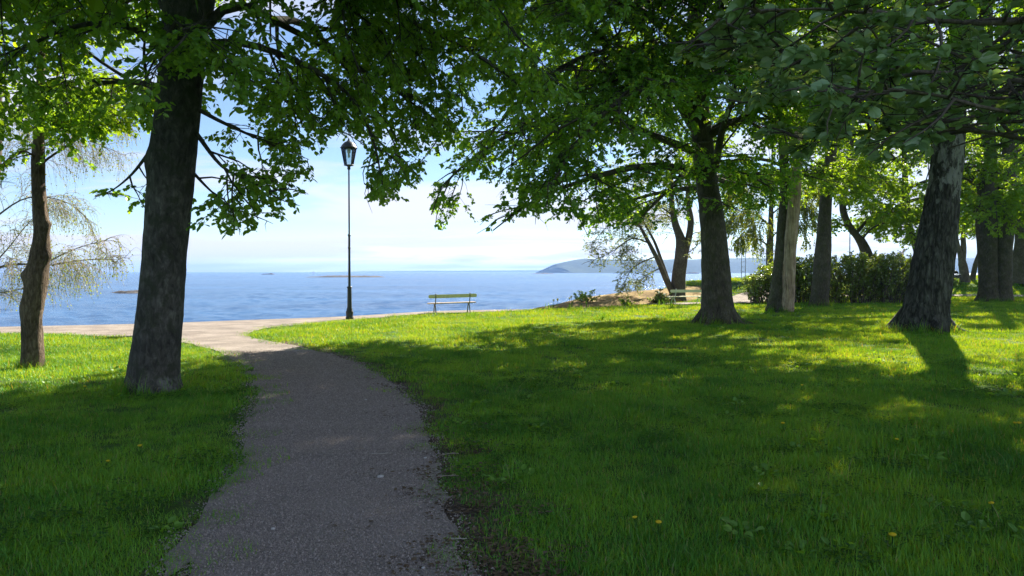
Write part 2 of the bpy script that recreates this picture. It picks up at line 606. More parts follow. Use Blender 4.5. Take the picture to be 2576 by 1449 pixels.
def grass_material(name, gain=1.0):
    m, nt, out = mat(name)
    g = N(nt, "ShaderNodeNewGeometry")
    n1 = N(nt, "ShaderNodeTexNoise", Scale=0.55, Detail=5, Roughness=0.6)
    nt.links.new(g.outputs['Position'], n1.inputs['Vector'])
    oi = N(nt, "ShaderNodeObjectInfo")
    a = N(nt, "ShaderNodeAttribute", attribute_name="rnd")
    amp = N(nt, "ShaderNodeMath", operation='MULTIPLY_ADD')
    amp.inputs[1].default_value = 2.0
    amp.inputs[2].default_value = -0.5
    nt.links.new(n1.outputs['Fac'], amp.inputs[0])
    s = N(nt, "ShaderNodeMath", operation='MULTIPLY_ADD')
    s.inputs[1].default_value = 0.30
    nt.links.new(oi.outputs['Random'], s.inputs[0])
    nt.links.new(amp.outputs[0], s.inputs[2])
    s2 = N(nt, "ShaderNodeMath", operation='MULTIPLY_ADD')
    s2.inputs[1].default_value = 0.35
    nt.links.new(a.outputs['Fac'], s2.inputs[0])
    nt.links.new(s.outputs[0], s2.inputs[2])
    c = lambda *x: tuple(v * gain for v in x)
    r = ramp(nt, [(0.40, c(0.042, 0.125, 0.014)), (0.72, c(0.080, 0.195, 0.018)), (1.0, c(0.150, 0.265, 0.025)), ])
    nt.links.new(s2.outputs[0], r.inputs['Fac'])
    st = N(nt, "ShaderNodeMath", operation='GREATER_THAN')
    st.inputs[1].default_value = 0.95
    nt.links.new(a.outputs['Fac'], st.inputs[0])
    sm = N(nt, "ShaderNodeMixRGB")
    sm.inputs['Color2'].default_value = (0.24, 0.20, 0.09, 1)
    nt.links.new(st.outputs[0], sm.inputs['Fac'])
    nt.links.new(r.outputs['Color'], sm.inputs['Color1'])
    r = sm
    d = N(nt, "ShaderNodeBsdfDiffuse")
    t = N(nt, "ShaderNodeBsdfTranslucent")
    hd = N(nt, "ShaderNodeMixRGB", blend_type='MULTIPLY')
    hd.inputs['Fac'].default_value = 1
    hd.inputs['Color2'].default_value = (0.95, 1.8, 1.8, 1)
    nt.links.new(r.outputs['Color'], hd.inputs['Color1'])
    nt.links.new(hd.outputs['Color'], d.inputs['Color'])
    hs = N(nt, "ShaderNodeMixRGB", blend_type='MULTIPLY')
    hs.inputs['Fac'].default_value = 1
    hs.inputs['Color2'].default_value = (2.8, 1.75, 0.3, 1)
    nt.links.new(r.outputs['Color'], hs.inputs['Color1'])
    nt.links.new(hs.outputs['Color'], t.inputs['Color'])
    ms = N(nt, "ShaderNodeMixShader", Fac=0.5)
    nt.links.new(d.outputs[0], ms.inputs[1])
    nt.links.new(t.outputs[0], ms.inputs[2])
    gl = N(nt, "ShaderNodeBsdfGlossy", Roughness=0.45)
    m2 = N(nt, "ShaderNodeMixShader", Fac=0.03)
    nt.links.new(ms.outputs[0], m2.inputs[1])
    nt.links.new(gl.outputs[0], m2.inputs[2])
    nt.links.new(m2.outputs[0], out.inputs['Surface'])
    return m


M_grass = grass_material("grass_blade")
M_litter = leaf_mat("dry_leaf", (0.06, 0.04, 0.025), (0.12, 0.08, 0.045), (0.22, 0.16, 0.09), 0.1, (1, 0.9, 0.6))
M_daff = leaf_mat("flower_leaf", (0.03, 0.09, 0.02), (0.05, 0.12, 0.03), (0.07, 0.15, 0.035), 0.4, gloss=0.015)
M_white = leaf_mat("white_petal", (0.75, 0.74, 0.65), (0.78, 0.77, 0.68), (0.8, 0.79, 0.72), 0.3, (1, 1, 1))
M_yellow = leaf_mat("yellow_petal", (0.78, 0.58, 0.01), (0.82, 0.66, 0.015), (0.82, 0.7, 0.02), 0.25, (1, 1, 1))
M_iron = paint_mat("dark_painted_iron", (0.022, 0.026, 0.022), 0.45, 0.0, 0.3, 30)
M_benchiron = paint_mat("bench_iron_grey", (0.16, 0.155, 0.13), 0.5, 0, 0.2, 30)
M_benchwhite = paint_mat("bench_iron_white", (0.72, 0.72, 0.68), 0.5, 0, 0.08, 30)
M_benchwood = paint_mat("bench_plank_ochre", (0.74, 0.65, 0.28), 0.55, 0, 0.18, 9)
M_benchseat = paint_mat("bench_seat_weathered", (0.50, 0.38, 0.28), 0.6, 0, 0.15, 9)
M_benchcream = paint_mat("bench_plank_cream", (0.82, 0.76, 0.5), 0.5, 0, 0.1, 9)
M_black = paint_mat("black_fabric", (0.02, 0.02, 0.022), 0.7)
M_lightcloth = paint_mat("pale_cloth", (0.6, 0.6, 0.58), 0.8)
M_hullwhite = paint_mat("boat_white", (0.7, 0.7, 0.7), 0.4)
M_porcelain = paint_mat("porcelain_white", (0.75, 0.74, 0.7), 0.25)
M_steel = paint_mat("galvanised_steel", (0.35, 0.36, 0.37), 0.45, 0.6, 0.1)
M_drytwig = paint_mat("dry_twig", (0.30, 0.25, 0.19), 0.9, 0, 0.3, 40)
M_paledry = paint_mat("pale_dry_twig", (0.36, 0.33, 0.28), 0.9, 0, 0.2, 40)


def glass_mat():
    m, nt, out = mat("lantern_glass")
    t = N(nt, "ShaderNodeBsdfTransparent")
    t.inputs['Color'].default_value = (0.88, 0.91, 0.90, 1)
    g = N(nt, "ShaderNodeBsdfGlossy", Roughness=0.05)
    fr = N(nt, "ShaderNodeFresnel", IOR=1.45)
    ms = N(nt, "ShaderNodeMixShader")
    nt.links.new(fr.outputs[0], ms.inputs[0])
    nt.links.new(t.outputs[0], ms.inputs[1])
    nt.links.new(g.outputs[0], ms.inputs[2])
    nt.links.new(ms.outputs[0], out.inputs['Surface'])
    return m


M_glass = glass_mat()


def water_mat():
    m, nt, out = mat("sea_water")
    tc = N(nt, "ShaderNodeTexCoord")
    mp = N(nt, "ShaderNodeMapping")
    mp.inputs['Scale'].default_value = (0.35, 1.0, 1.0)
    mp.inputs['Rotation'].default_value = (0, 0, R(8))
    nt.links.new(tc.outputs['Object'], mp.inputs['Vector'])
    n1 = N(nt, "ShaderNodeTexNoise", Scale=1.3, Detail=6, Roughness=0.65, Distortion=0.3)
    n2 = N(nt, "ShaderNodeTexNoise", Scale=0.035, Detail=6, Roughness=0.6)
    nt.links.new(mp.outputs[0], n1.inputs['Vector'])
    nt.links.new(mp.outputs[0], n2.inputs['Vector'])
    p = N(nt, "ShaderNodeBsdfPrincipled", Roughness=0.2, IOR=1.33)
    rc = ramp(nt, [(0.36, (0.010, 0.058, 0.16)), (0.64, (0.03, 0.115, 0.27))])
    nt.links.new(n2.outputs['Fac'], rc.inputs['Fac'])
    nt.links.new(rc.outputs['Color'], p.inputs['Base Color'])
    b = N(nt, "ShaderNodeBump", Strength=1.0, Distance=0.30)
    nt.links.new(n1.outputs['Fac'], b.inputs['Height'])
    nt.links.new(b.outputs[0], p.inputs['Normal'])
    nt.links.new(p.outputs[0], out.inputs['Surface'])
    return m


M_water = water_mat()

# ------------------------------------------------------------------ layout of the ground (x right, y away)
SEA_Z = -2.6
COAST = smooth_line([(-90, -6), (-45, 12.0), (-24, 19.2), gnd(0, 823)[:2], gnd(360, 815)[:2], gnd(620, 806)[:2], gnd(870, 796.5)[:2],
                     gnd(1100, 783)[:2], gnd(1340, 777)[:2], (4.0, 38), (7.0, 45), (12, 53), (18, 60), (28, 67), (50, 73), (95, 80)], 6)
PATH_L = [(340, 1560), (400, 1449), (500, 1330), (568, 1230), (613, 1120), (642, 1030), (648, 980), (630, 940), (590, 905), (520, 876), (455, 861), (380, 852), (200, 845), (0, 842)]
PATH_R = [(1185, 1560), (1160, 1449), (1132, 1300), (1100, 1180), (1070, 1080), (1022, 1000), (942, 937), (850, 897), (745, 872), (665, 857), (625, 845), (645, 832), (720, 821), (880, 806), (1060, 791), (1200, 785.5), (1340, 781)]
pl = [gnd(*p)[:2] for p in PATH_L]
pr = [gnd(*p)[:2] for p in PATH_R]
pl = smooth_line([(-2.6, -14), (-2.3, -4)] + pl[:-1] + [pl[-1], (-24, 15.6), (-45, 8.0), (-90, -10)], 16)
pr = smooth_line([(0.35, -14), (0.05, -4)] + pr, 16)


def wob(line, amp, seed):
    P = np.array([[p[0], p[1], 0] for p in line])
    return np.stack([P[:, 0] + amp * fbm(P, 1.3, seed) + 0.035 * fbm(P, 6, seed), P[:, 1] + 0.3 * amp * fbm(P + 50, 1.3, seed)], -1)


pl = wob(pl, 0.12, 3)
pr = wob(pr, 0.12, 5)
n_left = 0
coast_seg = COAST[:np.argmin(np.hypot(COAST[:, 0] - pr[-1][0], COAST[:, 1] - pr[-1][1])) + 1]
PATH_POLY = np.vstack([pl[::-1], pr, coast_seg[::-1]])
RIGHT_PATH = smooth_line([(5.5, 37.2), (8.2, 37.6), (11.5, 39.3), (14.5, 43), (19, 47.5), (26, 49.5), (34, 49.0), (48, 47.5), (70, 46)], 8)
RIGHT_PATH_W = np.interp(np.arange(len(RIGHT_PATH)), [0, 16, 30, len(RIGHT_PATH)], [0.6, 1.0, 1.3, 1.1])


def coast_out(x, y):
    """signed distance beyond the coast (positive over the sea)"""
    d = segdist(x, y, COAST)
    poly = np.vstack([COAST, [(95, -200), (-90, -200)]])
    return np.where(pip(x, y, poly), -d, d)


def H(x, y):
    x = np.asarray(x, float)
    y = np.asarray(y, float)
    r = 1.25 * sstep(48.5, 62, y) * sstep(9, 15, x)
    r = r + 1.0 * sstep(39.5, 50, y) * sstep(8, 12, x) * (1 - sstep(16, 21, x)) * (1 - sstep(48.5, 60, y)) 
    P = np.stack([x, y, 0 * x], -1)
    far = sstep(1.0, 3.0, segdist(x, y, pr)) * sstep(1.0, 3.0, segdist(x, y, pl))
    far = far * ~pip(x, y, PATH_POLY)
    return r + 0.035 * fbm(P, 0.35, 9) * far * (1 - sstep(30, 38, y))


def ground_obj():
    xs = np.concatenate([np.arange(-95, -20, 2.5), np.arange(-20, 30, 0.4), np.arange(30, 96, 2.5)])
    ys = np.concatenate([np.arange(-60, -4, 4), np.arange(-4, 30, 0.25), np.arange(30, 70, 0.5), np.arange(70, 100, 3)])
    X, Y = np.meshgrid(xs, ys)
    co = coast_out(X, Y)
    Z = H(X, Y)
    Z = np.where(co > -0.3, Z - np.clip(co + 0.3, 0, 3.2) * 1.25 - 0.05 * (co > -0.3), Z)
    idx = np.arange(X.size).reshape(X.shape)
    F = np.stack([idx[:-1, :-1], idx[:-1, 1:], idx[1:, 1:], idx[1:, :-1]], -1).reshape(-1, 4)
    mb = MB()
    mb.add(np.stack([X, Y, Z], -1), F)
    o = mb.build("lawn", M_lawn)
    dr = segdist(X, Y, [p for p in pr if p[1] < 17.5])
    dl = segdist(X, Y, [p for p in pl if 2 < p[1] < 11])
    s = 0.9 * np.exp(-(dr / 0.5) ** 2) + 0.6 * np.exp(-(dl / 0.3) ** 2)
    a = o.data.attributes.new("soil", 'FLOAT', 'POINT')
    a.data.foreach_set("value", s.astype(np.float32).ravel())
    tag(o, kind='structure')
    return o


ground_obj()


def flat_poly(name, poly, z, m):
    bm = bmesh.new()
    vs = [bm.verts.new((p[0], p[1], z)) for p in poly]
    es = [bm.edges.new((vs[i], vs[(i + 1) % len(vs)])) for i in range(len(vs))]
    bmesh.ops.triangle_fill(bm, use_beauty=True, edges=es, normal=(0, 0, 1))
    for f in bm.faces:
        if f.normal.z < 0:
            f.normal_flip()
    me = bpy.data.meshes.new(name)
    bm.to_mesh(me)
    bm.free()
    me.materials.append(m)
    o = bpy.data.objects.new(name, me)
    COL.objects.link(o)
    return o


tag(flat_poly("gravel_path", PATH_POLY, 0.012, M_gravel), kind='structure')


def ribbon(name, line, w, m, dz):
    L = np.asarray(line)
    T = np.gradient(L, axis=0)
    T /= np.linalg.norm(T, axis=1, keepdims=True)
    nrm = np.stack([-T[:, 1], T[:, 0]], -1)
    k = np.linspace(-1, 1, 7)
    wv = w[:, None] * (1 + 0.08 * fbm(np.stack([L[:, 0], L[:, 1], 0 * L[:, 0]], -1), 0.8, 2))[:, None]
    P = L[:, None, :] + nrm[:, None, :] * (wv * k)[:, :, None]
    Z = H(P[..., 0], P[..., 1]) + dz
    V = np.concatenate([P, Z[..., None]], -1)
    idx = np.arange(V.shape[0] * 7).reshape(-1, 7)
    F = np.stack([idx[:-1, :-1], idx[1:, :-1], idx[1:, 1:], idx[:-1, 1:]], -1).reshape(-1, 4)
    mb = MB()
    mb.add(V.reshape(-1, 3), F[:, ::-1])
    return mb.build(name, m)


tag(ribbon("footpath", RIGHT_PATH, RIGHT_PATH_W, M_gravel, 0.03), kind='structure')

# sea
mb = MB()
rr = np.concatenate([[0, 15], np.geomspace(25, 700, 230), np.geomspace(760, 8000, 30)])
aa = np.concatenate([np.linspace(R(48), R(130), 400), np.linspace(R(132), R(406), 60)])
na = len(aa)
RR, AA = np.meshgrid(rr, aa, indexing='ij')
WX, WY = RR * np.cos(AA), RR * np.sin(AA)
WZ = np.zeros_like(WX)
wr = np.random.default_rng(8)
for k in range(26):
    lam = 0.8 * 1.09 ** k
    th = R(250) + wr.normal(0, 0.7)
    kk = 2 * math.pi / lam
    ph = wr.uniform(0, 6.28)
    # each train swells and fades so that crests stay short
    mod = 0.6 + 0.6 * vnoise(np.stack([WX, WY, 0 * WX + k * 3.7], -1), 0.16 / lam ** 0.5, k)
    WZ += 0.0095 * lam ** 0.75 * mod * np.sin(kk * (WX * math.cos(th) + WY * math.sin(th)) + ph) * np.clip(lam * 3.2 / (0.0125 * RR + 0.02) / 5, 0, 1)
WZ *= 1 - sstep(450, 690, RR)
V = np.stack([WX, WY, SEA_Z + WZ], -1)
idx = np.arange(len(rr) * na).reshape(len(rr), na)
F = np.stack([idx[:-1], np.roll(idx[:-1], -1, 1), np.roll(idx[1:], -1, 1), idx[1:]], -1).reshape(-1, 4)
mb.add(V.reshape(-1, 3), F[:, ::-1])
tag(mb.build("sea", M_water), kind='structure')


# far land
def ridge(name, stations, depth, m, seed, rough):
    """stations: (x, y, height) along the crest; a ridge with real slopes either side"""
    S = smooth_line(stations, 14)
    n = len(S)
    ks = np.array([-1, -0.75, -0.5, -0.25, 0, 0.3, 0.6, 1.0])
    prof = np.array([0, 0.42, 0.75, 0.94, 1, 0.85, 0.5, 0])
    T = np.gradient(S[:, :2], axis=0)
    T /= np.linalg.norm(T, axis=1, keepdims=True)
    nr = np.stack([-T[:, 1], T[:, 0]], -1)
    P = S[:, None, :2] + nr[:, None, :] * (ks * depth)[None, :, None]
    Z = SEA_Z - 0.4 + (S[:, 2:3] + 0.4) * prof
    V = np.concatenate([P, Z[..., None]], -1)
    V[..., 2] += (rough * fbm(V, 0.03, seed, 4) * (prof > 0))
    idx = np.arange(n * 8).reshape(n, 8)
    F = np.stack([idx[:-1, :-1], idx[1:, :-1], idx[1:, 1:], idx[:-1, 1:]], -1).reshape(-1, 4)
    mb = MB()
    mb.add(V.reshape(-1, 3), F)
    return tag(mb.build(name, m), kind='structure')


def hx(px, d):
    return (px - 1288) / FPX * d


ridge("headland_hill", [(hx(1386, 2600), 2600, 0.5), (hx(1392, 2600), 2602, 14), (hx(1408, 2600), 2608, 30), (hx(1435, 2600), 2625, 43), (hx(1475, 2600), 2650, 50), (hx(1600, 2600), 2700, 47),
                        (hx(1760, 2600), 2750, 50), (hx(1950, 2600), 2800, 56), (hx(2200, 2600), 2850, 52), (hx(2450, 2600), 2850, 58), (hx(2800, 2600), 2850, 50), (hx(3300, 2600), 2800, 40)], 220, M_forest, 4, 3.5)
ridge("far_shore", [(hx(820, 6800), 6900, 1), (hx(920, 6800), 6900, 7), (hx(1050, 6800), 6850, 12), (hx(1200, 6800), 6800, 15), (hx(1330, 6800), 6800, 18), (hx(1500, 6800), 6800, 22)], 250, M_forest, 8, 3.0)


# skerries
def skerry(px0, px1, pyw, h, label, seed, depth=None):
    d = (EYE - SEA_Z) * FPX / (pyw - 683.5)
    x0, x1 = hx(px0, d), hx(px1, d)
    L = x1 - x0
    dep = depth or L * 0.35
    nu, nv = 60, 16
    u = np.linspace(0, 1, nu)
    v = np.linspace(-1, 1, nv)
    U, Vv = np.meshgrid(u, v, indexing='ij')
    X = (U - 0.5) * L
    Y = Vv * dep * (0.35 + 0.65 * np.sin(np.pi * U) ** 0.5) * 0.5
    P = np.stack([X, Y, 0 * X], -1)
    env = np.clip(np.sin(np.pi * U), 0, 1) ** 0.55 * (1 - Vv ** 2) ** 0.7
    Z = h * env * (0.75 + 0.5 * fbm(P, 5.0 / L, seed) + 0.35 * fbm(P, 16.0 / L, seed + 3)) - 0.25
    idx = np.arange(nu * nv).reshape(nu, nv)
    F = np.stack([idx[:-1, :-1], idx[1:, :-1], idx[1:, 1:], idx[:-1, 1:]], -1).reshape(-1, 4)
    mb = MB()
    mb.add(np.stack([X, Y, Z], -1), F)
    o = mb.build("rock_islet", M_skerry)
    o.location = ((x0 + x1) / 2, d + dep * 0.3, SEA_Z)
    tag(o, label, "islet", "rock islets in the sea")


skerry(262, 420, 737.5, 1.05, "low rounded rock islet half hidden behind the big leaning trunk", 1, 4.5)
skerry(755, 968, 697.5, 1.9, "long flat rock islet behind the lamp post", 2, 22)
skerry(655, 692, 690.5, 2.5, "thin dark rock sliver near the horizon left of the lamp post", 3)
skerry(1335, 1402, 689, 2.4, "thin flat rock sliver just in front of the far headland's left tip", 4)
skerry(1462, 1474, 686, 4.5, "tiny dark rock knob in the water below the headland's rounded end", 5)
skerry(1722, 1760, 688.5, 4.0, "flat pale rock strip between the forked tree and the mossy trunk", 6)
skerry(1866, 1905, 686.5, 5.0, "low rock strip behind the ladder frame on the shore", 7)

# small boat far out
bp = at(788, 684.2, 2300)
bt = empty("motor_boat", (bp[0], bp[1], SEA_Z), 0.4)
tag(bt, "tiny white boat far out near the horizon beside the big trunk", "boat")
mb = MB()
hull = [(-5.2, 1.5, 0.2), (-5.2, 1.6, 1.5), (0, 1.9, 1.5), (4, 1.1, 1.8), (6.2, 0, 2.1)]
V = [(x, s * y, z) for s in (1, -1) for x, y, z in hull[1:]] + [(x, s * y * 0.6, -0.3) for s in (1, -1) for x, y, z in hull[1:]]
F = [(0, 1, 9, 8), (1, 2, 10, 9), (2, 3, 11, 10), (5, 4, 12, 13), (6, 5, 13, 14), (7, 6, 14, 15), (4, 0, 8, 12), (0, 4, 5, 1), (1, 5, 6, 2), (2, 6, 7, 3)]
mb.add(V, F)
mb.build("hull", M_hullwhite, bt, False)
mb = MB()
mb.box((0.3, 0, 2.6), (3.6, 2.2, 2.2), bev=0.2)
mb.build("cabin", M_hullwhite, bt, False)
mb = MB()
mb.tube([(-0.5, 0, 3.7), (-0.5, 0, 6.5)], 0.12, 6)
mb.build("mast", M_steel, bt)

# shore rock outcrop beside the lawn
FRONT = smooth_line([gnd(1325, 781), gnd(1420, 777), gnd(1560, 771), gnd(1690, 762), gnd(1790, 755), gnd(1860, 750), gnd(1925, 746)], 10)
CREST = smooth_line([at(1325, 779.5, 33.6), at(1400, 764, 36.2), at(1450, 752, 38), at(1530, 739, 40), at(1620, 730, 42.5), at(1700, 723, 45), at(1770, 716.5, 47.5)], 10)


def rock_obj():
    nu, nv = len(FRONT), 26
    v = np.linspace(0, 1.75, nv)
    A = FRONT[:, None, :]
    B = CREST[:, None, :]
    t = v[None, :, None]
    P = A + (B - A) * t
    base = np.where(t[..., 0] <= 1, B[..., 2] * np.sin(np.clip(t[..., 0], 0, 1) * math.pi / 2) ** 0.8, B[..., 2] - ((t[..., 0] - 1) / 0.75) ** 1.6 * 4.0)
    P = np.concatenate([P[..., :2], base[..., None]], -1)
    edge = np.clip(np.minimum(t[..., 0] * 6, 1), 0, 1)
    inner = edge * (1 - 0.85 * np.exp(-((t[..., 0] - 1) / 0.15) ** 2))
    # low ledge of bare rock along the front, broken by cracks
    P[..., 2] += inner * (0.26 * fbm(P, 0.55, 21, 4) + 0.13 * np.abs(fbm(P, 1.7, 5, 3))) - 0.02 - 0.03 * (1 - edge)
    P[..., 2] += 0.18 * np.exp(-((t[..., 0] - 0.22) / 0.1) ** 2) * np.clip(fbm(P, 0.4, 77) + 0.3, 0, 1)
    idx = np.arange(nu * nv).reshape(nu, nv)
    F = np.stack([idx[:-1, :-1], idx[1:, :-1], idx[1:, 1:], idx[:-1, 1:]], -1).reshape(-1, 4)
    mb = MB()
    mb.add(P.reshape(-1, 3), F[:, ::-1])
    tag(mb.build("shore_rock", M_rock), kind='structure')
    return P


ROCK = rock_obj()


def rock_z(x, y):
    d = np.hypot(ROCK[..., 0] - x, ROCK[..., 1] - y)
    k = np.unravel_index(np.argmin(d), d.shape)
    return float(ROCK[k][2])


# haze: one closed box of even air around everything
def haze_box():
    m, nt, out = mat("haze_air")
    v = N(nt, "ShaderNodeVolumePrincipled")
    v.inputs['Color'].default_value = (0.26, 0.45, 0.88, 1)
    v.inputs['Density'].default_value = 0.00017
    v.inputs['Anisotropy'].default_value = 0.2
    nt.links.new(v.outputs[0], out.inputs['Volume'])
    mb = MB()
    z0, z1 = -5.5, 75.0
    mb.box((0, 0, (z0 + z1) / 2), (17200, 17200, z1 - z0))
    o = mb.build("haze", m, smooth=False)
    tag(o, kind='stuff')


haze_box()


# ------------------------------------------------------------------ trees
def grow(P0, D0, L, m, wig, droop, rng):
    """polylines (C,m,3) from start points, directions and lengths"""
    C = len(P0)
    P = np.zeros((C, m, 3))
    P[:, 0] = P0
    D = D0 / (np.linalg.norm(D0, axis=1, keepdims=True) + 1e-9)
    st = (L / (m - 1))[:, None]
    for i in range(1, m):
        D = D + rng.normal(0, wig, (C, 3))
        D[:, 2] -= droop / (m - 1)
        D /= np.linalg.norm(D, axis=1, keepdims=True) + 1e-9
        P[:, i] = P[:, i - 1] + D * st
    return P


def plen(P):
    return np.linalg.norm(np.diff(P, axis=1), axis=2).sum(1)


def sample(P, t):
    """P (C,m,3), t (C,) in 0..1 -> point and tangent"""
    m = P.shape[1]
    f = np.clip(t, 0, 0.9999) * (m - 1)
    i = f.astype(int)
    w = (f - i)[:, None]
    k = np.arange(len(P))
    a, b = P[k, i], P[k, i + 1]
    T = b - a
    T = T / (np.linalg.norm(T, axis=1, keepdims=True) + 1e-9)
    return a * (1 - w) + b * w, T


def spawn(P, per_m, tmin, lfac, lmin, lmax, m, ang, droop, wig, rng, flat=0.5, lift=0.0):
    L = plen(P)
    n = np.maximum(1, np.round(L * per_m + rng.uniform(-0.5, 0.5, len(L)))).astype(int)
    par = np.repeat(np.arange(len(P)), n)
    C = len(par)
    t = tmin + (1 - tmin) * rng.random(C) ** 0.85
    p, T = sample(P[par], t)
    up = np.array([0, 0, 1.0])
    side = np.cross(T, up)
    ln = np.linalg.norm(side, axis=1, keepdims=True)
    side = np.where(ln < 0.15, rng.normal(0, 1, (C, 3)) * np.array([1, 1, 0.1]), side)
    side /= np.linalg.norm(side, axis=1, keepdims=True) + 1e-9
    u2 = np.cross(side, T)
    sg = np.where(rng.random(C) < 0.5, -1, 1)
    phi = rng.normal(0, flat, C)
    a = ang * rng.uniform(0.7, 1.3, C)
    D = np.cos(a)[:, None] * T + np.sin(a)[:, None] * (side * (sg * np.cos(phi))[:, None] + u2 * np.sin(phi)[:, None])
    D[:, 2] += lift
    Lc = np.clip(L[par] * lfac * (1.15 - t) * rng.uniform(0.7, 1.3, C), lmin, lmax)
    return grow(p, D, Lc, m, wig, droop, rng), par, t


KITE = (np.array([[0, 0, 0], [0.42, 0.40, 0.07], [1, 0, -0.06], [0.42, -0.40, 0.07]]), np.array([[0, 2, 1], [0, 3, 2]]))
OVAL = (np.array([[0, 0, 0], [0.22, 0.30, 0.06], [0.62, 0.33, 0.05], [1, 0, -0.08], [0.62, -0.33, 0.05], [0.22, -0.30, 0.06]]),
        np.array([[0, 3, 2, 1], [0, 5, 4, 3]]))


def leaf_frames(P, n, size, rng, tilt=0.5, hang=0.35, tmin=0.1):
    """n leaves on every twig of P -> base points, axes, lengths"""
    C = len(P)
    par = np.repeat(np.arange(C), n)
    t = tmin + (1 - tmin) * ((np.tile(np.arange(n), C) + rng.random(C * n)) / n)
    p, T = sample(P[par], t)
    side = np.cross(T, np.array([0, 0, 1.0]))
    side /= np.linalg.norm(side, axis=1, keepdims=True) + 1e-6
    sg = np.where(np.tile(np.arange(n), C) % 2 == 0, 1, -1)[:, None]
    ax = side * sg * rng.uniform(0.5, 1.2, (len(p), 1)) + T * rng.uniform(0.1, 1.0, (len(p), 1)) + rng.normal(0, 0.25, (len(p), 3))
    ax[:, 2] -= hang
    ax /= np.linalg.norm(ax, axis=1, keepdims=True)
    nr = np.array([0, 0, 1.0]) + rng.normal(0, tilt, (len(p), 3))
    w = np.cross(nr, ax)
    w /= np.linalg.norm(w, axis=1, keepdims=True) + 1e-9
    nr = np.cross(ax, w)
    s = np.asarray(size)[par] if np.ndim(size) else np.full(len(p), size)
    s = s * np.clip(rng.normal(0.92, 0.24, len(p)), 0.35, 1.45)
    p = p + rng.normal(0, 0.012, p.shape)
    return p, ax, w, nr, s


def add_leaves(mb, fr, shape, mi, rng, bias=None):
    p, ax, w, nr, s = fr
    V0, F0 = shape
    V = p[:, None, :] + s[:, None, None] * (ax[:, None, :] * V0[None, :, 0:1] + w[:, None, :] * V0[None, :, 1:2] + nr[:, None, :] * V0[None, :, 2:3])
    k = len(V0)
    F = (np.arange(len(p)) * k)[:, None, None] + F0[None]
    val = np.clip(rng.normal(0.5, 0.2, len(p)) + (0 if bias is None else bias), 0, 1)
    mb.add(V.reshape(-1, 3), F.reshape(-1, F0.shape[1]), mi, np.repeat(val, len(F0)))


def trunk_line(spec, d, top=None, lean=(0, 0), extra_r=None, dd=None):
    """spec: (py, x_left, x_right) rows from the ground up in the photograph; depth d. top: (height, radius)"""
    P, Rr = [], []
    for i, (py, xl, xr) in enumerate(spec):
        q = at((xl + xr) / 2, py, d + (dd[i] if dd else 0))
        P.append(q)
        Rr.append((xr - xl) / 2 / FPX * d)
    P[0][2] = min(P[0][2], 0)
    if top:
        h, r = top
        z0 = P[-1][2]
        dirv = (P[-1] - P[-3]) / max(P[-1][2] - P[-3][2], 1e-3)
        for k in range(1, 5):
            t = k / 4
            z = z0 + (h - z0) * t
            P.append(np.array([P[len(spec) - 1][0] + dirv[0] * (z - z0) * 0.7 + lean[0] * t, P[len(spec) - 1][1] + dirv[1] * (z - z0) * 0.7 + lean[1] * t, z]))
            Rr.append(Rr[len(spec) - 1] * (1 - t) + r * t)
    PR = smooth_line([np.append(p, r) for p, r in zip(P, Rr)], 10)
    return PR[:, :3], np.maximum(PR[:, 3], 0.01)


def add_trunk(mb, P, rad, sides=40, flare=0.5, lobes=5, seed=0, lump=0.06, zb=0.35, mi=0, knots=(), fine=0.0):
    P = np.asarray(P).copy()
    # start below ground
    P = np.vstack([P[0] - np.array([0, 0, 0.25]), P])
    rad = np.concatenate([[rad[0]], rad])
    # resample evenly
    s = np.concatenate([[0], np.cumsum(np.linalg.norm(np.diff(P, axis=0), axis=1))])
    step = 0.07 if fine else 0.12
    n = int(min(170, max(12, s[-1] / step)))
    si = np.concatenate([np.linspace(0, min(2.0, s[-1] * 0.4), n // 3, endpoint=False), np.linspace(min(2.0, s[-1] * 0.4), s[-1], n - n // 3)])
    P2 = np.stack([np.interp(si, s, P[:, k]) for k in range(3)], -1)
    r2 = np.interp(si, s, rad)
    a = np.arange(sides) * 2 * math.pi / sides
    ring = np.stack([np.cos(a), np.sin(a)], -1)
    z0 = P[1][2]
    hgt = P2[:, 2] - z0
    fl = flare * np.exp(-np.clip(hgt, -0.3, 9) / zb)
    rng = np.random.default_rng(seed)
    ph = rng.uniform(0, 6.28)
    lob = 0.55 + 0.45 * np.cos(lobes * a + ph) + 0.35 * np.cos((lobes - 2) * a + 2 * ph)
    Rm = r2[:, None] * (1 + fl[:, None] * lob[None, :])
    Q = np.concatenate([P2[:, None, :2] + Rm[..., None] * ring[None], np.repeat(P2[:, None, 2:], sides, 1)], -1)
    nz = fbm(Q * np.array([1, 1, 0.45]), 2.2, seed, 3) * lump
    nz += fbm(Q * np.array([1, 1, 0.3]), 9, seed + 5, 2) * lump * 0.5
    if fine:
        f = Q * np.array([1, 1, 0.2]) + 0.05 * fbm(Q, 6, seed)[..., None]
        rid = 1 - np.abs(vnoise(f, 11, seed + 31)) * 1.6
        nz += fine * (rid - 0.4) / np.maximum(r2[:, None], 0.1)
    Rm = Rm * (1 + nz)
    for (kz, ka, kr, kh) in knots:
        da = np.angle(np.exp(1j * (a - ka)))
        Rm += kr * np.exp(-((hgt[:, None] - kz) / kh) ** 2 - (da[None, :] / 0.6) ** 2)
    Q = np.concatenate([P2[:, None, :2] + Rm[..., None] * ring[None], np.repeat(P2[:, None, 2:], sides, 1)], -1)
    idx = np.arange(n * sides).reshape(n, sides)
    A, B = idx[:-1], idx[1:]
    F = np.stack([A, np.roll(A, -1, 1), np.roll(B, -1, 1), B], -1).reshape(-1, 4)
    mb.add(Q.reshape(-1, 3), F, mi)


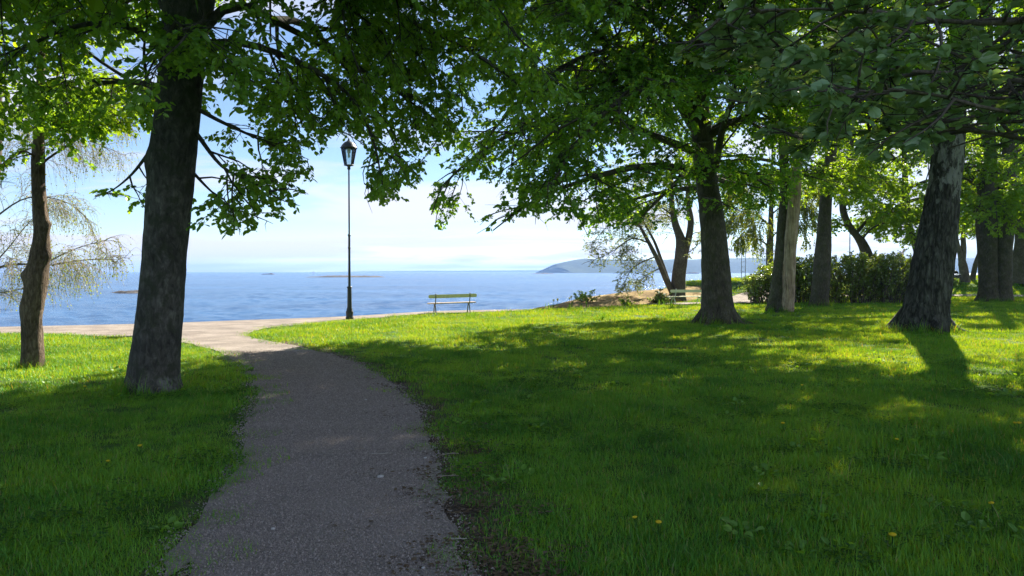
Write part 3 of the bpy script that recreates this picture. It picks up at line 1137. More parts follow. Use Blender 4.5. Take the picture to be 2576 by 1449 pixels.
def limb_arr(list_of_pts, m=14):
    out = []
    for pts in list_of_pts:
        s = smooth_line(pts, 6)
        d = np.concatenate([[0], np.cumsum(np.linalg.norm(np.diff(s, axis=0), axis=1))])
        q = np.linspace(0, d[-1], m)
        out.append(np.stack([np.interp(q, d, s[:, k]) for k in range(3)], -1))
    return np.array(out)


def random_limbs(P, n, z0, z1, L0, L1, rng, elev=(15, 45), droop=0.5, m=14, az=None):
    """limbs leaving a trunk line P between two heights"""
    z = np.linspace(z0, z1, n) + rng.uniform(-0.3, 0.3, n)
    base = np.stack([np.interp(z, P[:, 2], P[:, k]) for k in range(3)], -1)
    a = (np.arange(n) * 2.4 + rng.uniform(-0.4, 0.4, n) + rng.uniform(0, 6)) if az is None else rng.uniform(az[0], az[1], n)
    e = np.radians(rng.uniform(*elev, n)) + 0.5 * np.linspace(0, 1, n)
    D = np.stack([np.cos(a) * np.cos(e), np.sin(a) * np.cos(e), np.sin(e)], -1)
    L = np.linspace(L0, L1, n) * rng.uniform(0.8, 1.15, n)
    return grow(base, D, L, m, 0.10, droop, rng)


def outline(pts):
    x = [p[0] for p in pts]
    y = [p[1] for p in pts]
    return lambda px: np.interp(px, x, y)


def above(P, fn, rng, soft=12):
    """True for polylines that stay above the crown's underside"""
    px, py, f = proj(P)
    lim = fn(px) + rng.normal(0, soft, (len(P), 1))
    bad = ((py > lim) & (f > 1)).any(axis=1)
    return ~bad


def tree(name, label, cat, base, trunks, limbs, seed, leafm, barkm, leaf=0.08, nleaf=16, per=(1.0, 1.2, 2.2), under=None, lrad=0.10,
         l2=(0.5, 0.8, 3.2), l3=(0.5, 0.5, 1.6), tw=(0.35, 0.75), droop=(0.45, 0.5, 0.6), shape=KITE, keep=0.62, group=None, flare=0.5,
         sides=40, lump=0.06, fine=0.0, knots=(), twigm=None, tilt=0.5, hang=0.35, twr=0.004, extra=None, zb=0.35, thin_top=True, lobes=5, dense=(2.0, 2.3, 2.1), soft=12, hid_n=4, roots=0):
    rng = np.random.default_rng(seed)
    root = empty(name, tuple(base))
    tag(root, label, cat, group)
    off = -np.asarray(base, float)
    tb = MB()
    for i, (P, rd) in enumerate(trunks):
        add_trunk(tb, P + off, rd, sides, flare if i == 0 else 0.15, lobes, seed + i, lump, zb, 0, knots if i == 0 else (), fine)
    rr_ = np.random.default_rng(seed + 900)
    for i in range(roots):
        P, rd = trunks[0]
        a = 2 * math.pi * (i + rr_.uniform(-0.25, 0.25)) / roots
        r0 = rd[2]
        d = np.array([math.cos(a), math.sin(a), 0])
        sd = np.array([-d[1], d[0], 0]) * rr_.uniform(-0.35, 0.35)
        g0 = P[0] + off
        L = r0 * rr_.uniform(0.3, 0.9)
        pts = smooth_line([g0 + d * r0 * 0.55 + (0, 0, r0 * 0.8), g0 + d * r0 * 0.95 + (0, 0, r0 * 0.3), g0 + d * (r0 * 1.08 + L * 0.25) + sd * L * 0.3 + (0, 0, r0 * 0.08), g0 + d * (r0 * 1.15 + L * 0.6) + sd * L + (0, 0, 0.0), g0 + d * (r0 * 1.15 + L) + sd * L * 1.6 + (0, 0, -0.08)], 4)
        tb.tube(pts, np.linspace(r0 * 0.26, r0 * 0.09, len(pts)), 8)
    LP, LR = limbs
    if under is not None:
        k = above(LP, lambda q: under(q) + 22, rng, 0.01)
        LP, LR = LP[k], LR[k]
    per = tuple(p * g for p, g in zip(per, dense))
    tb.tubes(LP + off, LR, 8)
    B2, p2, t2 = spawn(LP, per[0], 0.12, l2[0], l2[1], l2[2], 9, R(48), droop[0], 0.13, rng)
    if under is not None:
        k = above(B2[:, :5], under, rng, soft) & above(B2, lambda q: under(q) + 8, rng, soft)
        B2, p2, t2 = B2[k], p2[k], t2[k]
    r2 = np.clip(np.interp(plen(B2), [0.5, 3.5], [0.012, 0.045]), 0, LR[p2, 0] * 0.6)
    tb.tubes(B2[:, ::2] + off, r2[:, None] * np.linspace(1, 0.25, 5), 4)
    trunk = tb.build("trunk", barkm if not isinstance(barkm, (list, tuple)) else list(barkm), root)
    B3, p3, t3 = spawn(B2, per[1], 0.1, l3[0], l3[1], l3[2], 7, R(50), droop[1], 0.15, rng)
    if under is not None:
        k = above(B3[:, :4], under, rng, soft)
        B3 = B3[k & above(B3, lambda q: under(q) + 6, rng, soft)]
    cb = MB()
    T4, _, _ = spawn(np.concatenate([B3]), per[2], 0.05, 0.6, tw[0], tw[1], 5, R(50), droop[2], 0.18, rng)
    T5, _, _ = spawn(B2, per[2] * 0.5, 0.3, 0.3, tw[0], tw[1], 5, R(50), droop[2], 0.18, rng)
    T6, _, _ = spawn(LP, per[2] * 0.8, 0.35, 0.15, tw[0], tw[1], 5, R(50), droop[2], 0.18, rng)
    TW = np.concatenate([T4, T5, T6])
    # twigs that end the branches themselves
    if under is not None:
        TW = TW[above(TW, under, rng, soft)]
    px, py, f = proj(TW[:, 2])
    seen = (py > -60) & (f > 1) & (px > -200) & (px < 2776)
    # leaves gather in clumps with thin places between
    cl = fbm(TW[:, 2], 0.9, seed + 7, 2)
    k = rng.random(len(TW)) < np.where(seen, np.clip(keep * (1 + 1.1 * cl), 0.05, 1), 1)
    TW, seen = TW[k], seen[k]
    hid = ~seen
    cb.tubes(B3[:, ::2] + off, np.clip(np.interp(plen(B3), [0.4, 1.6], [0.006, 0.014]), 0, 1)[:, None] * np.linspace(1, 0.3, 4), 3, 1)
    if seen.any():
        S = TW[seen]
        if twr:
            cb.tubes(S[:, ::4] + off, np.full(len(S), twr)[:, None] * np.linspace(1, 0.4, 2), 3, 1)
        fr = leaf_frames(S, nleaf, leaf, rng, tilt, hang)
        add_leaves(cb, (fr[0] + off,) + fr[1:], shape, 0, rng, 0.22 * fbm(fr[0], 0.5, seed))
    if hid.any():
        Hh = TW[hid]
        if thin_top:
            fr = leaf_frames(Hh, hid_n, max(leaf * 1.9, 0.2), rng, tilt, hang)
        else:
            fr = leaf_frames(Hh, nleaf, leaf, rng, tilt, hang)
        add_leaves(cb, (fr[0] + off,) + fr[1:], KITE, 0, rng, 0.22 * fbm(fr[0], 0.5, seed))
    if extra:
        extra(root, off, rng, tb, cb, TW, seen)
    c = cb.build("crown", [leafm, twigm or M_twig], root, smooth=False)
    tag(c, kind='stuff')
    STATS.append((name, len(TW), int(seen.sum()), len(c.data.polygons), len(trunk.data.polygons)))
    return root


STATS = []


def radii(LP, r0, r1=0.02):
    L = plen(LP)
    return (np.clip(np.interp(L, [0.8, 7], [r0 * 0.16, r0]), r1, None)[:, None]) * np.linspace(1, 0.10, LP.shape[1])


# --- big leaning tree at the left (T1)
D1 = 10.2
P1, R1 = trunk_line([(987, 318, 440), (930, 328, 446), (860, 338, 452), (780, 350, 458), (690, 358, 463), (600, 364, 470), (500, 372, 480), (400, 379, 490), (280, 394, 500), (160, 406, 510), (60, 414, 522), (0, 420, 535)],
                    D1, (13.5, 0.08), (0.8, 0.3))
limbs1 = [
    [at(515, 70, 10.2), at(560, 25, 10.3), at(620, 15, 10.6), at(690, 52, 11.0), at(790, 105, 11.4), at(900, 170, 11.8), at(1000, 230, 12.0), at(1080, 300, 12.2), at(1120, 380, 12.4)],
    [at(500, -20, 10.2), at(640, -60, 10.6), at(820, -40, 11.0), at(1000, 40, 11.4), at(1150, 110, 11.8), at(1290, 200, 12.2), at(1380, 290, 12.5)],
    [at(490, -80, 10.2), at(640, -220, 9.8), at(850, -250, 9.2), at(1050, -150, 9.0), at(1200, -20, 9.0), at(1300, 90, 9.2)],
    [at(498, 275, 10.2), at(560, 308, 10.4), at(640, 345, 10.8), at(710, 380, 11.2), at(770, 430, 11.5)],
    [at(490, 330, 10.2), at(560, 420, 9.9), at(640, 460, 9.8), at(700, 500, 9.8), at(755, 518, 9.8)],
    [at(482, 430, 10.3), at(530, 480, 10.8), at(590, 530, 11.0), at(640, 562, 11.2)],
    [at(505, 150, 10.2), at(600, 190, 10.8), at(700, 240, 11.4), at(790, 300, 11.8), at(830, 340, 12)],
    [at(510, 110, 10.2), at(620, 110, 10.0), at(760, 160, 10.0), at(880, 240, 10.2), at(935, 340, 10.4), at(958, 440, 10.5), at(968, 505, 10.5)],
    [at(690, 52, 11.0), at(760, 60, 12.0), at(860, 150, 13.0), at(960, 300, 13.6), at(1030, 440, 13.8)],
    [at(400, 255, 10.2), at(372, 205, 10.0), at(362, 130, 9.9), at(370, 40, 9.8), at(350, -60, 9.6)],
    [at(398, 218, 10.2), at(330, 206, 10.6), at(260, 210, 11.0), at(180, 240, 11.4), at(110, 290, 11.8)],
    [at(378, 380, 10.3), at(330, 440, 10.6), at(280, 480, 10.8), at(238, 494, 11)],
    [at(410, 120, 10.2), at(330, 70, 9.6), at(220, 60, 9.2), at(100, 100, 9.0), at(0, 180, 9), at(-90, 280, 9)],
    [at(420, 20, 10.2), at(300, -60, 10.6), at(150, -80, 11), at(20, 0, 11.4), at(-80, 120, 11.6)],
    [at(440, 100, 10.0), at(440, 60, 9.0), at(450, 60, 8.2), at(470, 90, 7.6)],
]
LP1 = limb_arr(limbs1)
rng = np.random.default_rng(5)
LPr = random_limbs(P1, 15, 5.2, 13.0, 6.6, 2.6, rng, (10, 35), 0.5)
LP1 = np.concatenate([LP1, LPr])
LR1 = radii(LP1, 0.105)
UND1 = outline([(-400, 560), (-60, 520), (0, 480), (60, 440), (150, 400), (205, 420), (222, 500), (232, 512), (300, 518), (360, 545), (480, 570), (540, 582), (600, 594), (660, 572), (762, 525), (785, 440), (830, 345),
                (895, 345), (908, 420), (915, 505), (930, 515), (968, 530), (1010, 485), (1065, 462), (1085, 400), (1200, 330), (1500, 320), (3000, 320)])
tree("shade_tree", "big dark leaning tree beside the path with a bare patch at its foot", "tree", (P1[0][0], P1[0][1], 0), [(P1, R1)], (LP1, LR1), 101, M_leaf, M_bark_big,
     leaf=0.085, nleaf=13, dense=(2.8, 3.8, 3.4), keep=0.54, per=(1.25, 1.5, 2.3), under=UND1, shape=OVAL, flare=0.13, sides=56, lump=0.04, zb=0.3, lobes=6, fine=0.010, roots=3,
     knots=[(3.2, math.pi * 0.95, 0.09, 0.16), (1.2, math.pi * 1.45, 0.04, 0.25), (0.05, -0.5, 0.14, 0.12)])

# --- spreading tree right of centre (T2)
D2 = 23.4
P2_, R2_ = trunk_line([(817, 1752, 1858), (790, 1763, 1848), (740, 1766, 1840), (640, 1766, 1832), (540, 1760, 1820), (460, 1752, 1806), (380, 1742, 1796), (300, 1736, 1786), (200, 1732, 1776), (80, 1730, 1768), (0, 1730, 1765)],
                      D2, (15.5, 0.07), (0.3, -0.5))
limbs2 = [
    [at(1755, 385, 23.4), at(1655, 345, 22.6), at(1527, 300, 21.8), at(1420, 290, 21.0), at(1300, 330, 20.2), at(1200, 390, 19.6), at(1110, 470, 19.2), at(1085, 540, 19)],
    [at(1750, 330, 23.4), at(1700, 250, 22.8), at(1650, 180, 22.2), at(1560, 130, 21.5), at(1450, 150, 20.6), at(1330, 230, 19.8), at(1240, 330, 19.2), at(1200, 400, 19)],
    [at(1750, 440, 23.2), at(1690, 420, 21.6), at(1600, 420, 20), at(1480, 450, 18.8), at(1370, 490, 18), at(1290, 540, 17.6), at(1240, 580, 17.4)],
    [at(1745, 300, 23.4), at(1640, 100, 22.5), at(1500, 0, 21), at(1340, 20, 19.5), at(1220, 110, 18.5), at(1130, 240, 18)],
    [at(1760, 470, 23.6), at(1690, 480, 24.6), at(1600, 500, 25.4), at(1520, 540, 26), at(1480, 575, 26.4)],
    [at(1765, 420, 23.2), at(1730, 430, 21.6), at(1690, 470, 20), at(1640, 520, 19), at(1600, 560, 18.6)],
    [at(1785, 420, 23.4), at(1850, 430, 22.6), at(1920, 460, 21.8), at(1980, 500, 21.4)],
    [at(1775, 330, 23.4), at(1850, 300, 23.4), at(1930, 330, 23.2), at(2010, 390, 23)],
    [at(1770, 500, 23.2), at(1800, 500, 22.2), at(1830, 520, 21.4), at(1850, 545, 21)],
    [at(1740, 250, 23.2), at(1650, 200, 20.5), at(1560, 250, 18.2), at(1470, 340, 17), at(1400, 440, 16.4), at(1370, 530, 16)],
]
LP2 = limb_arr(limbs2)
rng = np.random.default_rng(6)
LP2 = np.concatenate([LP2, random_limbs(P2_, 22, 4.4, 15.0, 7.6, 2.8, rng, (5, 30), 0.55), random_limbs(P2_, 12, 6.5, 13.0, 9.0, 5.5, rng, (5, 30), 0.4, az=(math.pi * 1.15, math.pi * 1.8))])
LR2 = radii(LP2, 0.14)
UND2 = outline([(-500, 200), (900, 280), (1030, 360), (1070, 430), (1080, 500), (1092, 585), (1110, 590), (1150, 545), (1200, 560), (1240, 592), (1290, 560), (1380, 562), (1440, 555), (1480, 590), (1530, 585), (1600, 570), (1700, 560), (1800, 555), (1850, 548), (2000, 520), (2300, 500), (3000, 500)])
tree("spreading_tree", "wide tree with mossy trunk in front of the pale bench", "tree", (P2_[0][0], P2_[0][1], 0), [(P2_, R2_)], (LP2, LR2), 202, M_leaf, M_bark_mid,
     leaf=0.11, nleaf=13, keep=0.5, hid_n=5, roots=6, fine=0.012, dense=(2.2, 2.6, 2.6), per=(1.2, 1.35, 2.1), under=UND2, flare=0.26, sides=64, lump=0.05, zb=0.35, lobes=6)

# --- tall trunks on the right lawn
D5 = 20.3
P5, R5 = trunk_line([(836, 2254, 2384), (800, 2268, 2382), (760, 2280, 2384), (700, 2292, 2391), (600, 2312, 2402), (480, 2336, 2411), (350, 2354, 2423), (200, 2378, 2428), (80, 2390, 2434), (0, 2397, 2438)], D5, (15.5, 0.06), (0.5, 0.3))
rng = np.random.default_rng(15)
LP5 = np.concatenate([limb_arr([
    [at(2390, 180, 20.3), at(2330, 110, 20), at(2250, 90, 19.6), at(2160, 140, 19.2), at(2110, 220, 19)],
    [at(2415, 260, 20.3), at(2470, 200, 20), at(2540, 200, 19.6), at(2620, 260, 19.2)],
    [at(2415, 120, 20.2), at(2440, 100, 18.8), at(2480, 150, 17.6), at(2500, 240, 17)]]),
    random_limbs(P5, 22, 6.3, 15.0, 7.2, 3.4, rng, (5, 40), 0.5)])
UND_R = outline([(-500, 300), (1700, 460), (1850, 520), (1950, 520), (2050, 490), (2150, 470), (2290, 400), (2340, 290), (2440, 280), (2500, 420), (2576, 600), (3000, 600)])
tree("old_birch_tree", "old tree with black deeply cracked bark, nearest trunk on the right lawn", "tree", (P5[0][0], P5[0][1], 0), [(P5, R5)], (LP5, radii(LP5, 0.12)), 303, M_leaf, M_bark_fis,
     leaf=0.11, nleaf=12, dense=(3, 3.4, 3.0), per=(0.9, 1.3, 2.0), under=UND_R, flare=0.0, sides=72, lump=0.05, zb=0.35, lobes=4, fine=0.028, roots=3)

D3 = 30.4
P3, R3 = trunk_line([(786, 1930, 1985), (740, 1938, 1985), (640, 1950, 1990), (560, 1956, 1985), (480, 1963, 1985), (380, 1960, 1982), (300, 1957, 1982), (200, 1955, 1978), (0, 1955, 1975)], D3, (15, 0.06), (0, 0.5))
rng = np.random.default_rng(25)
LP3 = np.concatenate([limb_arr([
    [at(1970, 440, 30.4), at(1930, 430, 29.6), at(1880, 450, 28.8), at(1840, 500, 28.2)],
    [at(1970, 450, 30.4), at(2010, 440, 29.6), at(2060, 450, 29), at(2110, 470, 28.4)]]),
    random_limbs(P3, 15, 5.6, 14.5, 6.0, 2.4, rng, (5, 35), 0.5)])


def snag(root, off, rng, tb, cb, TW, seen):
    sp, sr = trunk_line([(784, 1962, 1996), (740, 1968, 1999), (700, 1972, 2000), (620, 1974, 2003), (540, 1980, 2010), (470, 1986, 2015), (380, 1994, 2017), (300, 2000, 2018), (200, 2004, 2019), (170, 2008, 2017)], D3 - 0.42)
    m = MB()
    add_trunk(m, sp + off, sr, 32, 0.15, 5, 77, 0.06, 0.3, fine=0.01)
    o = m.build("bare_stem", M_deadwood, root)
    o['label'] = "stripped pale dead half of the trunk"
    # torn pale splinters of wood low on the stem
    for k, (px, py, w, h) in enumerate([(1970, 690, 4.5, 34), (1978, 716, 5, 26), (1985, 738, 5, 24)]):
        a, b = at(px - 1, py + h, D3 - 0.95) + off, at(px + 1, py - h, D3 - 0.86) + off
        s = MB()
        s.tube([a, (a + b) / 2 + np.array([0.01, -0.03, 0]), b], [0.01, w * 0.6 / FPX * D3, 0.008], 5)
        s.build("splinter", M_deadwood, root)


UND3 = outline([(-500, 300), (1780, 470), (1830, 530), (1900, 540), (1960, 500), (2030, 480), (2100, 500), (2200, 520), (3000, 520)])
tree("half_dead_tree", "twin stemmed tree with one stripped pale dead stem", "tree", (P3[0][0], P3[0][1], 0), [(P3, R3)], (LP3, radii(LP3, 0.11)), 404, M_leaf_lime, M_bark_mid,
     leaf=0.12, nleaf=12, dense=(3, 3.2, 3.0), per=(0.9, 1.2, 1.9), under=UND3, flare=0.5, sides=40, lump=0.07, zb=0.35, extra=snag, roots=6, fine=0.012)

D4 = 34.9
P4, R4 = trunk_line([(773, 2038, 2086), (740, 2042, 2085), (640, 2050, 2090), (560, 2058, 2090), (490, 2064, 2093), (400, 2075, 2103), (320, 2082, 2106), (220, 2088, 2108), (100, 2092, 2106), (0, 2094, 2106)], D4, (15, 0.06), (0.3, 0))
rng = np.random.default_rng(35)
LP4 = np.concatenate([limb_arr([
    [at(2096, 250, 34.9), at(2125, 210, 34.7), at(2150, 150, 34.5), at(2180, 80, 34.2)],
    [at(2080, 420, 34.9), at(2130, 400, 34), at(2190, 420, 33), at(2240, 470, 32.4)]]),
    random_limbs(P4, 16, 6.0, 14.5, 6.0, 2.4, rng, (5, 35), 0.5)])
UND4 = outline([(-500, 300), (1850, 480), (1960, 500), (2060, 490), (2120, 520), (2250, 540), (2400, 560), (3000, 560)])
tree("slender_grey_tree", "slender straight tree in front of the clipped hedge", "tree", (P4[0][0], P4[0][1], 0), [(P4, R4)], (LP4, radii(LP4, 0.10)), 505, M_leaf_lime, M_bark_mid,
     leaf=0.125, nleaf=12, dense=(3, 3.2, 3.0), per=(0.9, 1.2, 1.9), under=UND4, flare=0.2, sides=36, lump=0.06)

D6 = 41.0
P6, R6 = trunk_line([(758, 2462, 2512), (730, 2465, 2508), (640, 2462, 2508), (560, 2458, 2506), (480, 2462, 2506), (400, 2470, 2505), (300, 2474, 2500), (200, 2476, 2498), (0, 2480, 2496)], D6, (16, 0.07), (0, 0))
P6b, R6b = trunk_line([(756, 2500, 2546), (730, 2502, 2543), (640, 2504, 2544), (560, 2506, 2550), (480, 2512, 2552), (400, 2520, 2556), (300, 2535, 2562), (200, 2545, 2568), (0, 2556, 2574)], D6 - 0.2, (15, 0.07), (1.0, 0))
rng = np.random.default_rng(45)
LP6 = np.concatenate([limb_arr([
    [at(2470, 480, 41), at(2430, 450, 40.4), at(2390, 460, 39.8), at(2350, 500, 39.4)],
    [at(2540, 560, 40.8), at(2570, 500, 40.4), at(2610, 470, 40), at(2660, 490, 39.6)],
    [at(2500, 520, 40.6), at(2500, 500, 38.6), at(2505, 520, 37), at(2510, 570, 36)]]),
    random_limbs(P6, 16, 4.4, 15.5, 6.5, 2.4, rng, (5, 35), 0.6), random_limbs(P6b, 10, 5, 14, 6, 2.4, rng, (5, 35), 0.6)])
UND6 = outline([(-500, 300), (2200, 500), (2330, 560), (2420, 600), (2470, 560), (2500, 600), (2560, 600), (2640, 640), (3000, 640)])
tree("twin_trunk_tree", "broad twin trunked tree beyond the path at far right", "tree", (P6[0][0], P6[0][1], 0), [(P6, R6), (P6b, R6b)], (LP6, radii(LP6, 0.14)), 606, M_leaf_lime, M_bark_mid,
     leaf=0.14, nleaf=11, twr=0, dense=(3, 3.2, 3), keep=0.7, per=(0.9, 1.15, 1.8), under=UND6, flare=0.35, sides=40, lump=0.05)

D7 = 56.0
P7, R7 = trunk_line([(699, 2546, 2600), (660, 2550, 2598), (600, 2556, 2594), (500, 2560, 2590), (350, 2562, 2586), (200, 2564, 2584)], D7, (17, 0.07), (0, 0))
P7[:, 2] = np.where(P7[:, 2] < 1.4, np.maximum(P7[:, 2], 1.0), P7[:, 2])
rng = np.random.default_rng(55)
LP7 = random_limbs(P7, 16, 5.5, 16, 7, 2.4, rng, (5, 35), 0.6)
UND7 = outline([(-500, 300), (2250, 500), (2400, 600), (2576, 640), (3000, 640)])
tree("far_edge_tree", "thick grey trunk cut by the photo's right edge on the raised lawn", "tree", (P7[0][0], P7[0][1], float(H(P7[0][0], P7[0][1]))), [(P7, R7)], (LP7, radii(LP7, 0.13)), 707, M_leaf_lime, M_bark_mid,
     leaf=0.17, nleaf=10, twr=0, dense=(3.4, 3.4, 3.0), keep=0.8, per=(0.8, 1.0, 1.7), under=UND7, flare=0.3, sides=28)

# --- small tree at the left edge (T0)
D0 = 12.7
P0, R0 = trunk_line([(928, 55, 106), (880, 57, 106), (800, 58, 104), (740, 62, 112), (690, 68, 118), (640, 78, 122), (600, 84, 122), (560, 85, 120), (500, 84, 114), (430, 82, 111), (380, 83, 110), (320, 88, 110), (240, 92, 112), (150, 95, 112)],
                    D0, (8.5, 0.03), (0.3, 0))
rng = np.random.default_rng(65)
LP0 = np.concatenate([limb_arr([
    [at(100, 330, 12.7), at(160, 300, 12.4), at(230, 290, 12.2), at(300, 320, 12)],
    [at(95, 400, 12.7), at(60, 380, 12.4), at(20, 400, 12.2), at(-30, 450, 12)],
    [at(98, 280, 12.7), at(150, 220, 13), at(230, 190, 13.3), at(320, 220, 13.6)]]),
    random_limbs(P0, 14, 3.7, 8.0, 2.8, 1.5, rng, (15, 50), 0.4)])
UND0 = outline([(-500, 560), (-40, 560), (0, 480), (60, 430), (150, 395), (250, 375), (330, 340), (420, 330), (3000, 330)])
tree("knotty_young_tree", "small knotty brown trunk nearest the left edge", "tree", (P0[0][0], P0[0][1], 0), [(P0, R0)], (LP0, radii(LP0, 0.05)), 808, M_leaf_lime, M_bark_pine,
     leaf=0.085, nleaf=12, dense=(3, 3.3, 3.2), per=(1.7, 1.7, 2.6), under=UND0, flare=0.12, sides=40, lump=0.09, shape=OVAL, l2=(0.5, 0.5, 1.6), l3=(0.5, 0.35, 1.0), fine=0.012,
     knots=[(1.62, math.pi * 1.1, 0.07, 0.10), (1.95, -0.2, 0.06, 0.09), (2.48, -0.1, 0.06, 0.08), (1.05, math.pi, 0.05, 0.2)])

# --- weeping birch behind the left edge
DW = 18.2
wb = np.array([hx(-60, DW), DW, 0])
PW = np.array([wb, wb + (0.1, 0, 1.2), wb + (0.25, 0, 2.6), wb + (0.45, 0.1, 4.2), wb + (0.55, 0.1, 6.0), wb + (0.6, 0, 8.5)])
RW = np.array([0.22, 0.19, 0.16, 0.12, 0.08, 0.03])
PWR = smooth_line(np.column_stack([PW, RW]), 8)
LPW = limb_arr([
    [at(-40, 700, 18.2), at(0, 672, 18), at(60, 664, 17.8), at(120, 668, 17.6), at(200, 655, 17.4), at(270, 652, 17.3), at(315, 655, 17.2)],
    [at(-40, 690, 18.2), at(20, 625, 18.4), at(62, 572, 18.6), at(95, 540, 18.8), at(150, 520, 19)],
    [at(-30, 560, 18.2), at(60, 500, 18.6), at(140, 500, 19), at(200, 530, 19.2), at(240, 580, 19.4)],
    [at(-30, 440, 18.2), at(60, 380, 18.6), at(160, 350, 19), at(240, 360, 19.4), at(310, 390, 19.8)],
    [at(-30, 330, 18.2), at(80, 270, 18.4), at(200, 260, 18.6), at(280, 290, 18.8), at(330, 320, 19)],
    [at(100, 668, 17.6), at(180, 630, 17.2), at(240, 610, 17.0), at(275, 605, 16.9)],
    [at(-40, 740, 18.2), at(10, 735, 17.6), at(50, 728, 17.2), at(85, 712, 17)],
    [at(-30, 600, 18.2), at(-80, 560, 17.8), at(-150, 560, 17.4), at(-230, 600, 17)],
])
def birch_tree(name, label, base, PR, LPb, seed, leafm, barkm, leaf, r0, per=(1.6, 2.4), tw=(0.5, 1.3), nleaf=7, group=None, under=None, twr=0.006, keep=1.0, l2=(0.45, 0.4, 1.3)):
    rng = np.random.default_rng(seed)
    root = empty(name, tuple(base))
    tag(root, label, "tree", group)
    off = -np.asarray(base, float)
    tb = MB()
    add_trunk(tb, PR[:, :3] + off, PR[:, 3], 24, 0.3, 5, seed, 0.06)
    LRb = radii(LPb, r0, 0.012)
    tb.tubes(LPb + off, LRb, 6)
    tb.build("trunk", barkm, root)
    B2, p2, _ = spawn(LPb, per[0], 0.1, l2[0], l2[1], l2[2], 8, R(45), 0.7, 0.14, rng, 0.7)
    B3, _, _ = spawn(np.concatenate([B2]), per[1], 0.1, 0.9, tw[0], tw[1], 8, R(50), 2.4, 0.12, rng, 0.9)
    B3 = B3[rng.random(len(B3)) < keep]
    if under is not None:
        B3 = B3[above(B3, under, rng)]
    cb = MB()
    cb.tubes(B2 + off, np.full(len(B2), twr * 1.8)[:, None] * np.linspace(1, 0.4, 8), 4, 1)
    cb.tubes(B3 + off, np.full(len(B3), twr)[:, None] * np.linspace(1, 0.4, 8), 3, 1)
    fr = leaf_frames(B3, nleaf, leaf, rng, 0.9, 0.6)
    add_leaves(cb, (fr[0] + off,) + fr[1:], KITE, 0, rng, 0.25 * fbm(fr[0], 0.6, seed))
    tag(cb.build("crown", [leafm, M_twig_birch], root, False), kind='stuff')
    STATS.append((name, len(B3)))
    return root


UNDW = outline([(-500, 830), (0, 790), (80, 770), (150, 770), (230, 750), (300, 715), (345, 690), (3000, 690)])
birch_tree("weeping_birch", "airy weeping birch with bare drooping twigs at the left edge", wb, PWR, LPW, 909, M_leaf_birch, M_bark_young, 0.038, 0.06, under=UNDW, per=(10, 15), nleaf=4, keep=1.0, twr=0.0038)

# --- pale multi-stemmed tree on the shore rock
DM = 41.0
mb0 = at(1705, 741, DM)
mb0[2] = rock_z(mb0[0], mb0[1]) - 0.1
stems = [
    smooth_line([np.append(mb0, 0.42), np.append(at(1708, 690, DM), 0.38), np.append(at(1714, 640, DM), 0.36), np.append(at(1712, 600, DM), 0.27), np.append(at(1698, 560, DM), 0.20), np.append(at(1690, 510, DM), 0.15), np.append(at(1690, 440, DM), 0.08)], 8),
    smooth_line([np.append(at(1722, 640, DM), 0.2), np.append(at(1732, 600, DM), 0.19), np.append(at(1738, 555, DM), 0.17), np.append(at(1730, 500, DM), 0.13), np.append(at(1735, 420, DM), 0.06)], 8),
    smooth_line([np.append(at(1692, 738, DM - 0.2), 0.18), np.append(at(1676, 705, DM - 0.3), 0.16), np.append(at(1655, 655, DM - 0.5), 0.14), np.append(at(1632, 610, DM - 0.8), 0.12), np.append(at(1610, 570, DM - 1.0), 0.09), np.append(at(1580, 525, DM - 1.3), 0.06), np.append(at(1555, 490, DM - 1.5), 0.04)], 8),
    smooth_line([np.append(at(1684, 712, DM - 0.1), 0.10), np.append(at(1664, 655, DM), 0.09), np.append(at(1645, 605, DM + 0.2), 0.08), np.append(at(1620, 560, DM + 0.5), 0.05), np.append(at(1600, 520, DM + 0.7), 0.03)], 8),
]
LPM = limb_arr([
    [at(1635, 612, 40.2), at(1590, 600, 39.8), at(1545, 630, 39.4), at(1505, 650, 39.2), at(1485, 655, 39)],
    [at(1650, 645, 40.4), at(1605, 665, 39.6), at(1580, 690, 39.2), at(1570, 720, 39), at(1560, 735, 38.9)],
    [at(1610, 570, 40), at(1570, 560, 39.8), at(1530, 570, 39.6), at(1500, 600, 39.4), at(1485, 625, 39.3)],
    [at(1660, 675, 40.6), at(1630, 690, 40), at(1600, 720, 39.6), at(1580, 730, 39.4)],
    [at(1690, 540, 41), at(1660, 520, 41), at(1620, 510, 41), at(1580, 530, 41), at(1540, 550, 41)],
    [at(1732, 600, 41), at(1750, 585, 41), at(1775, 590, 41), at(1800, 600, 41)],
    [at(1698, 560, 41), at(1675, 540, 42), at(1650, 545, 43), at(1620, 580, 43.5)],
    [at(1725, 640, 41), at(1745, 625, 40.4), at(1765, 605, 40), at(1780, 580, 39.8)],
    [at(1690, 480, 41), at(1650, 440, 41), at(1600, 440, 41), at(1540, 480, 41), at(1510, 520, 41)],
    [at(1735, 480, 41), at(1760, 440, 41), at(1800, 440, 41), at(1840, 480, 41)],
])


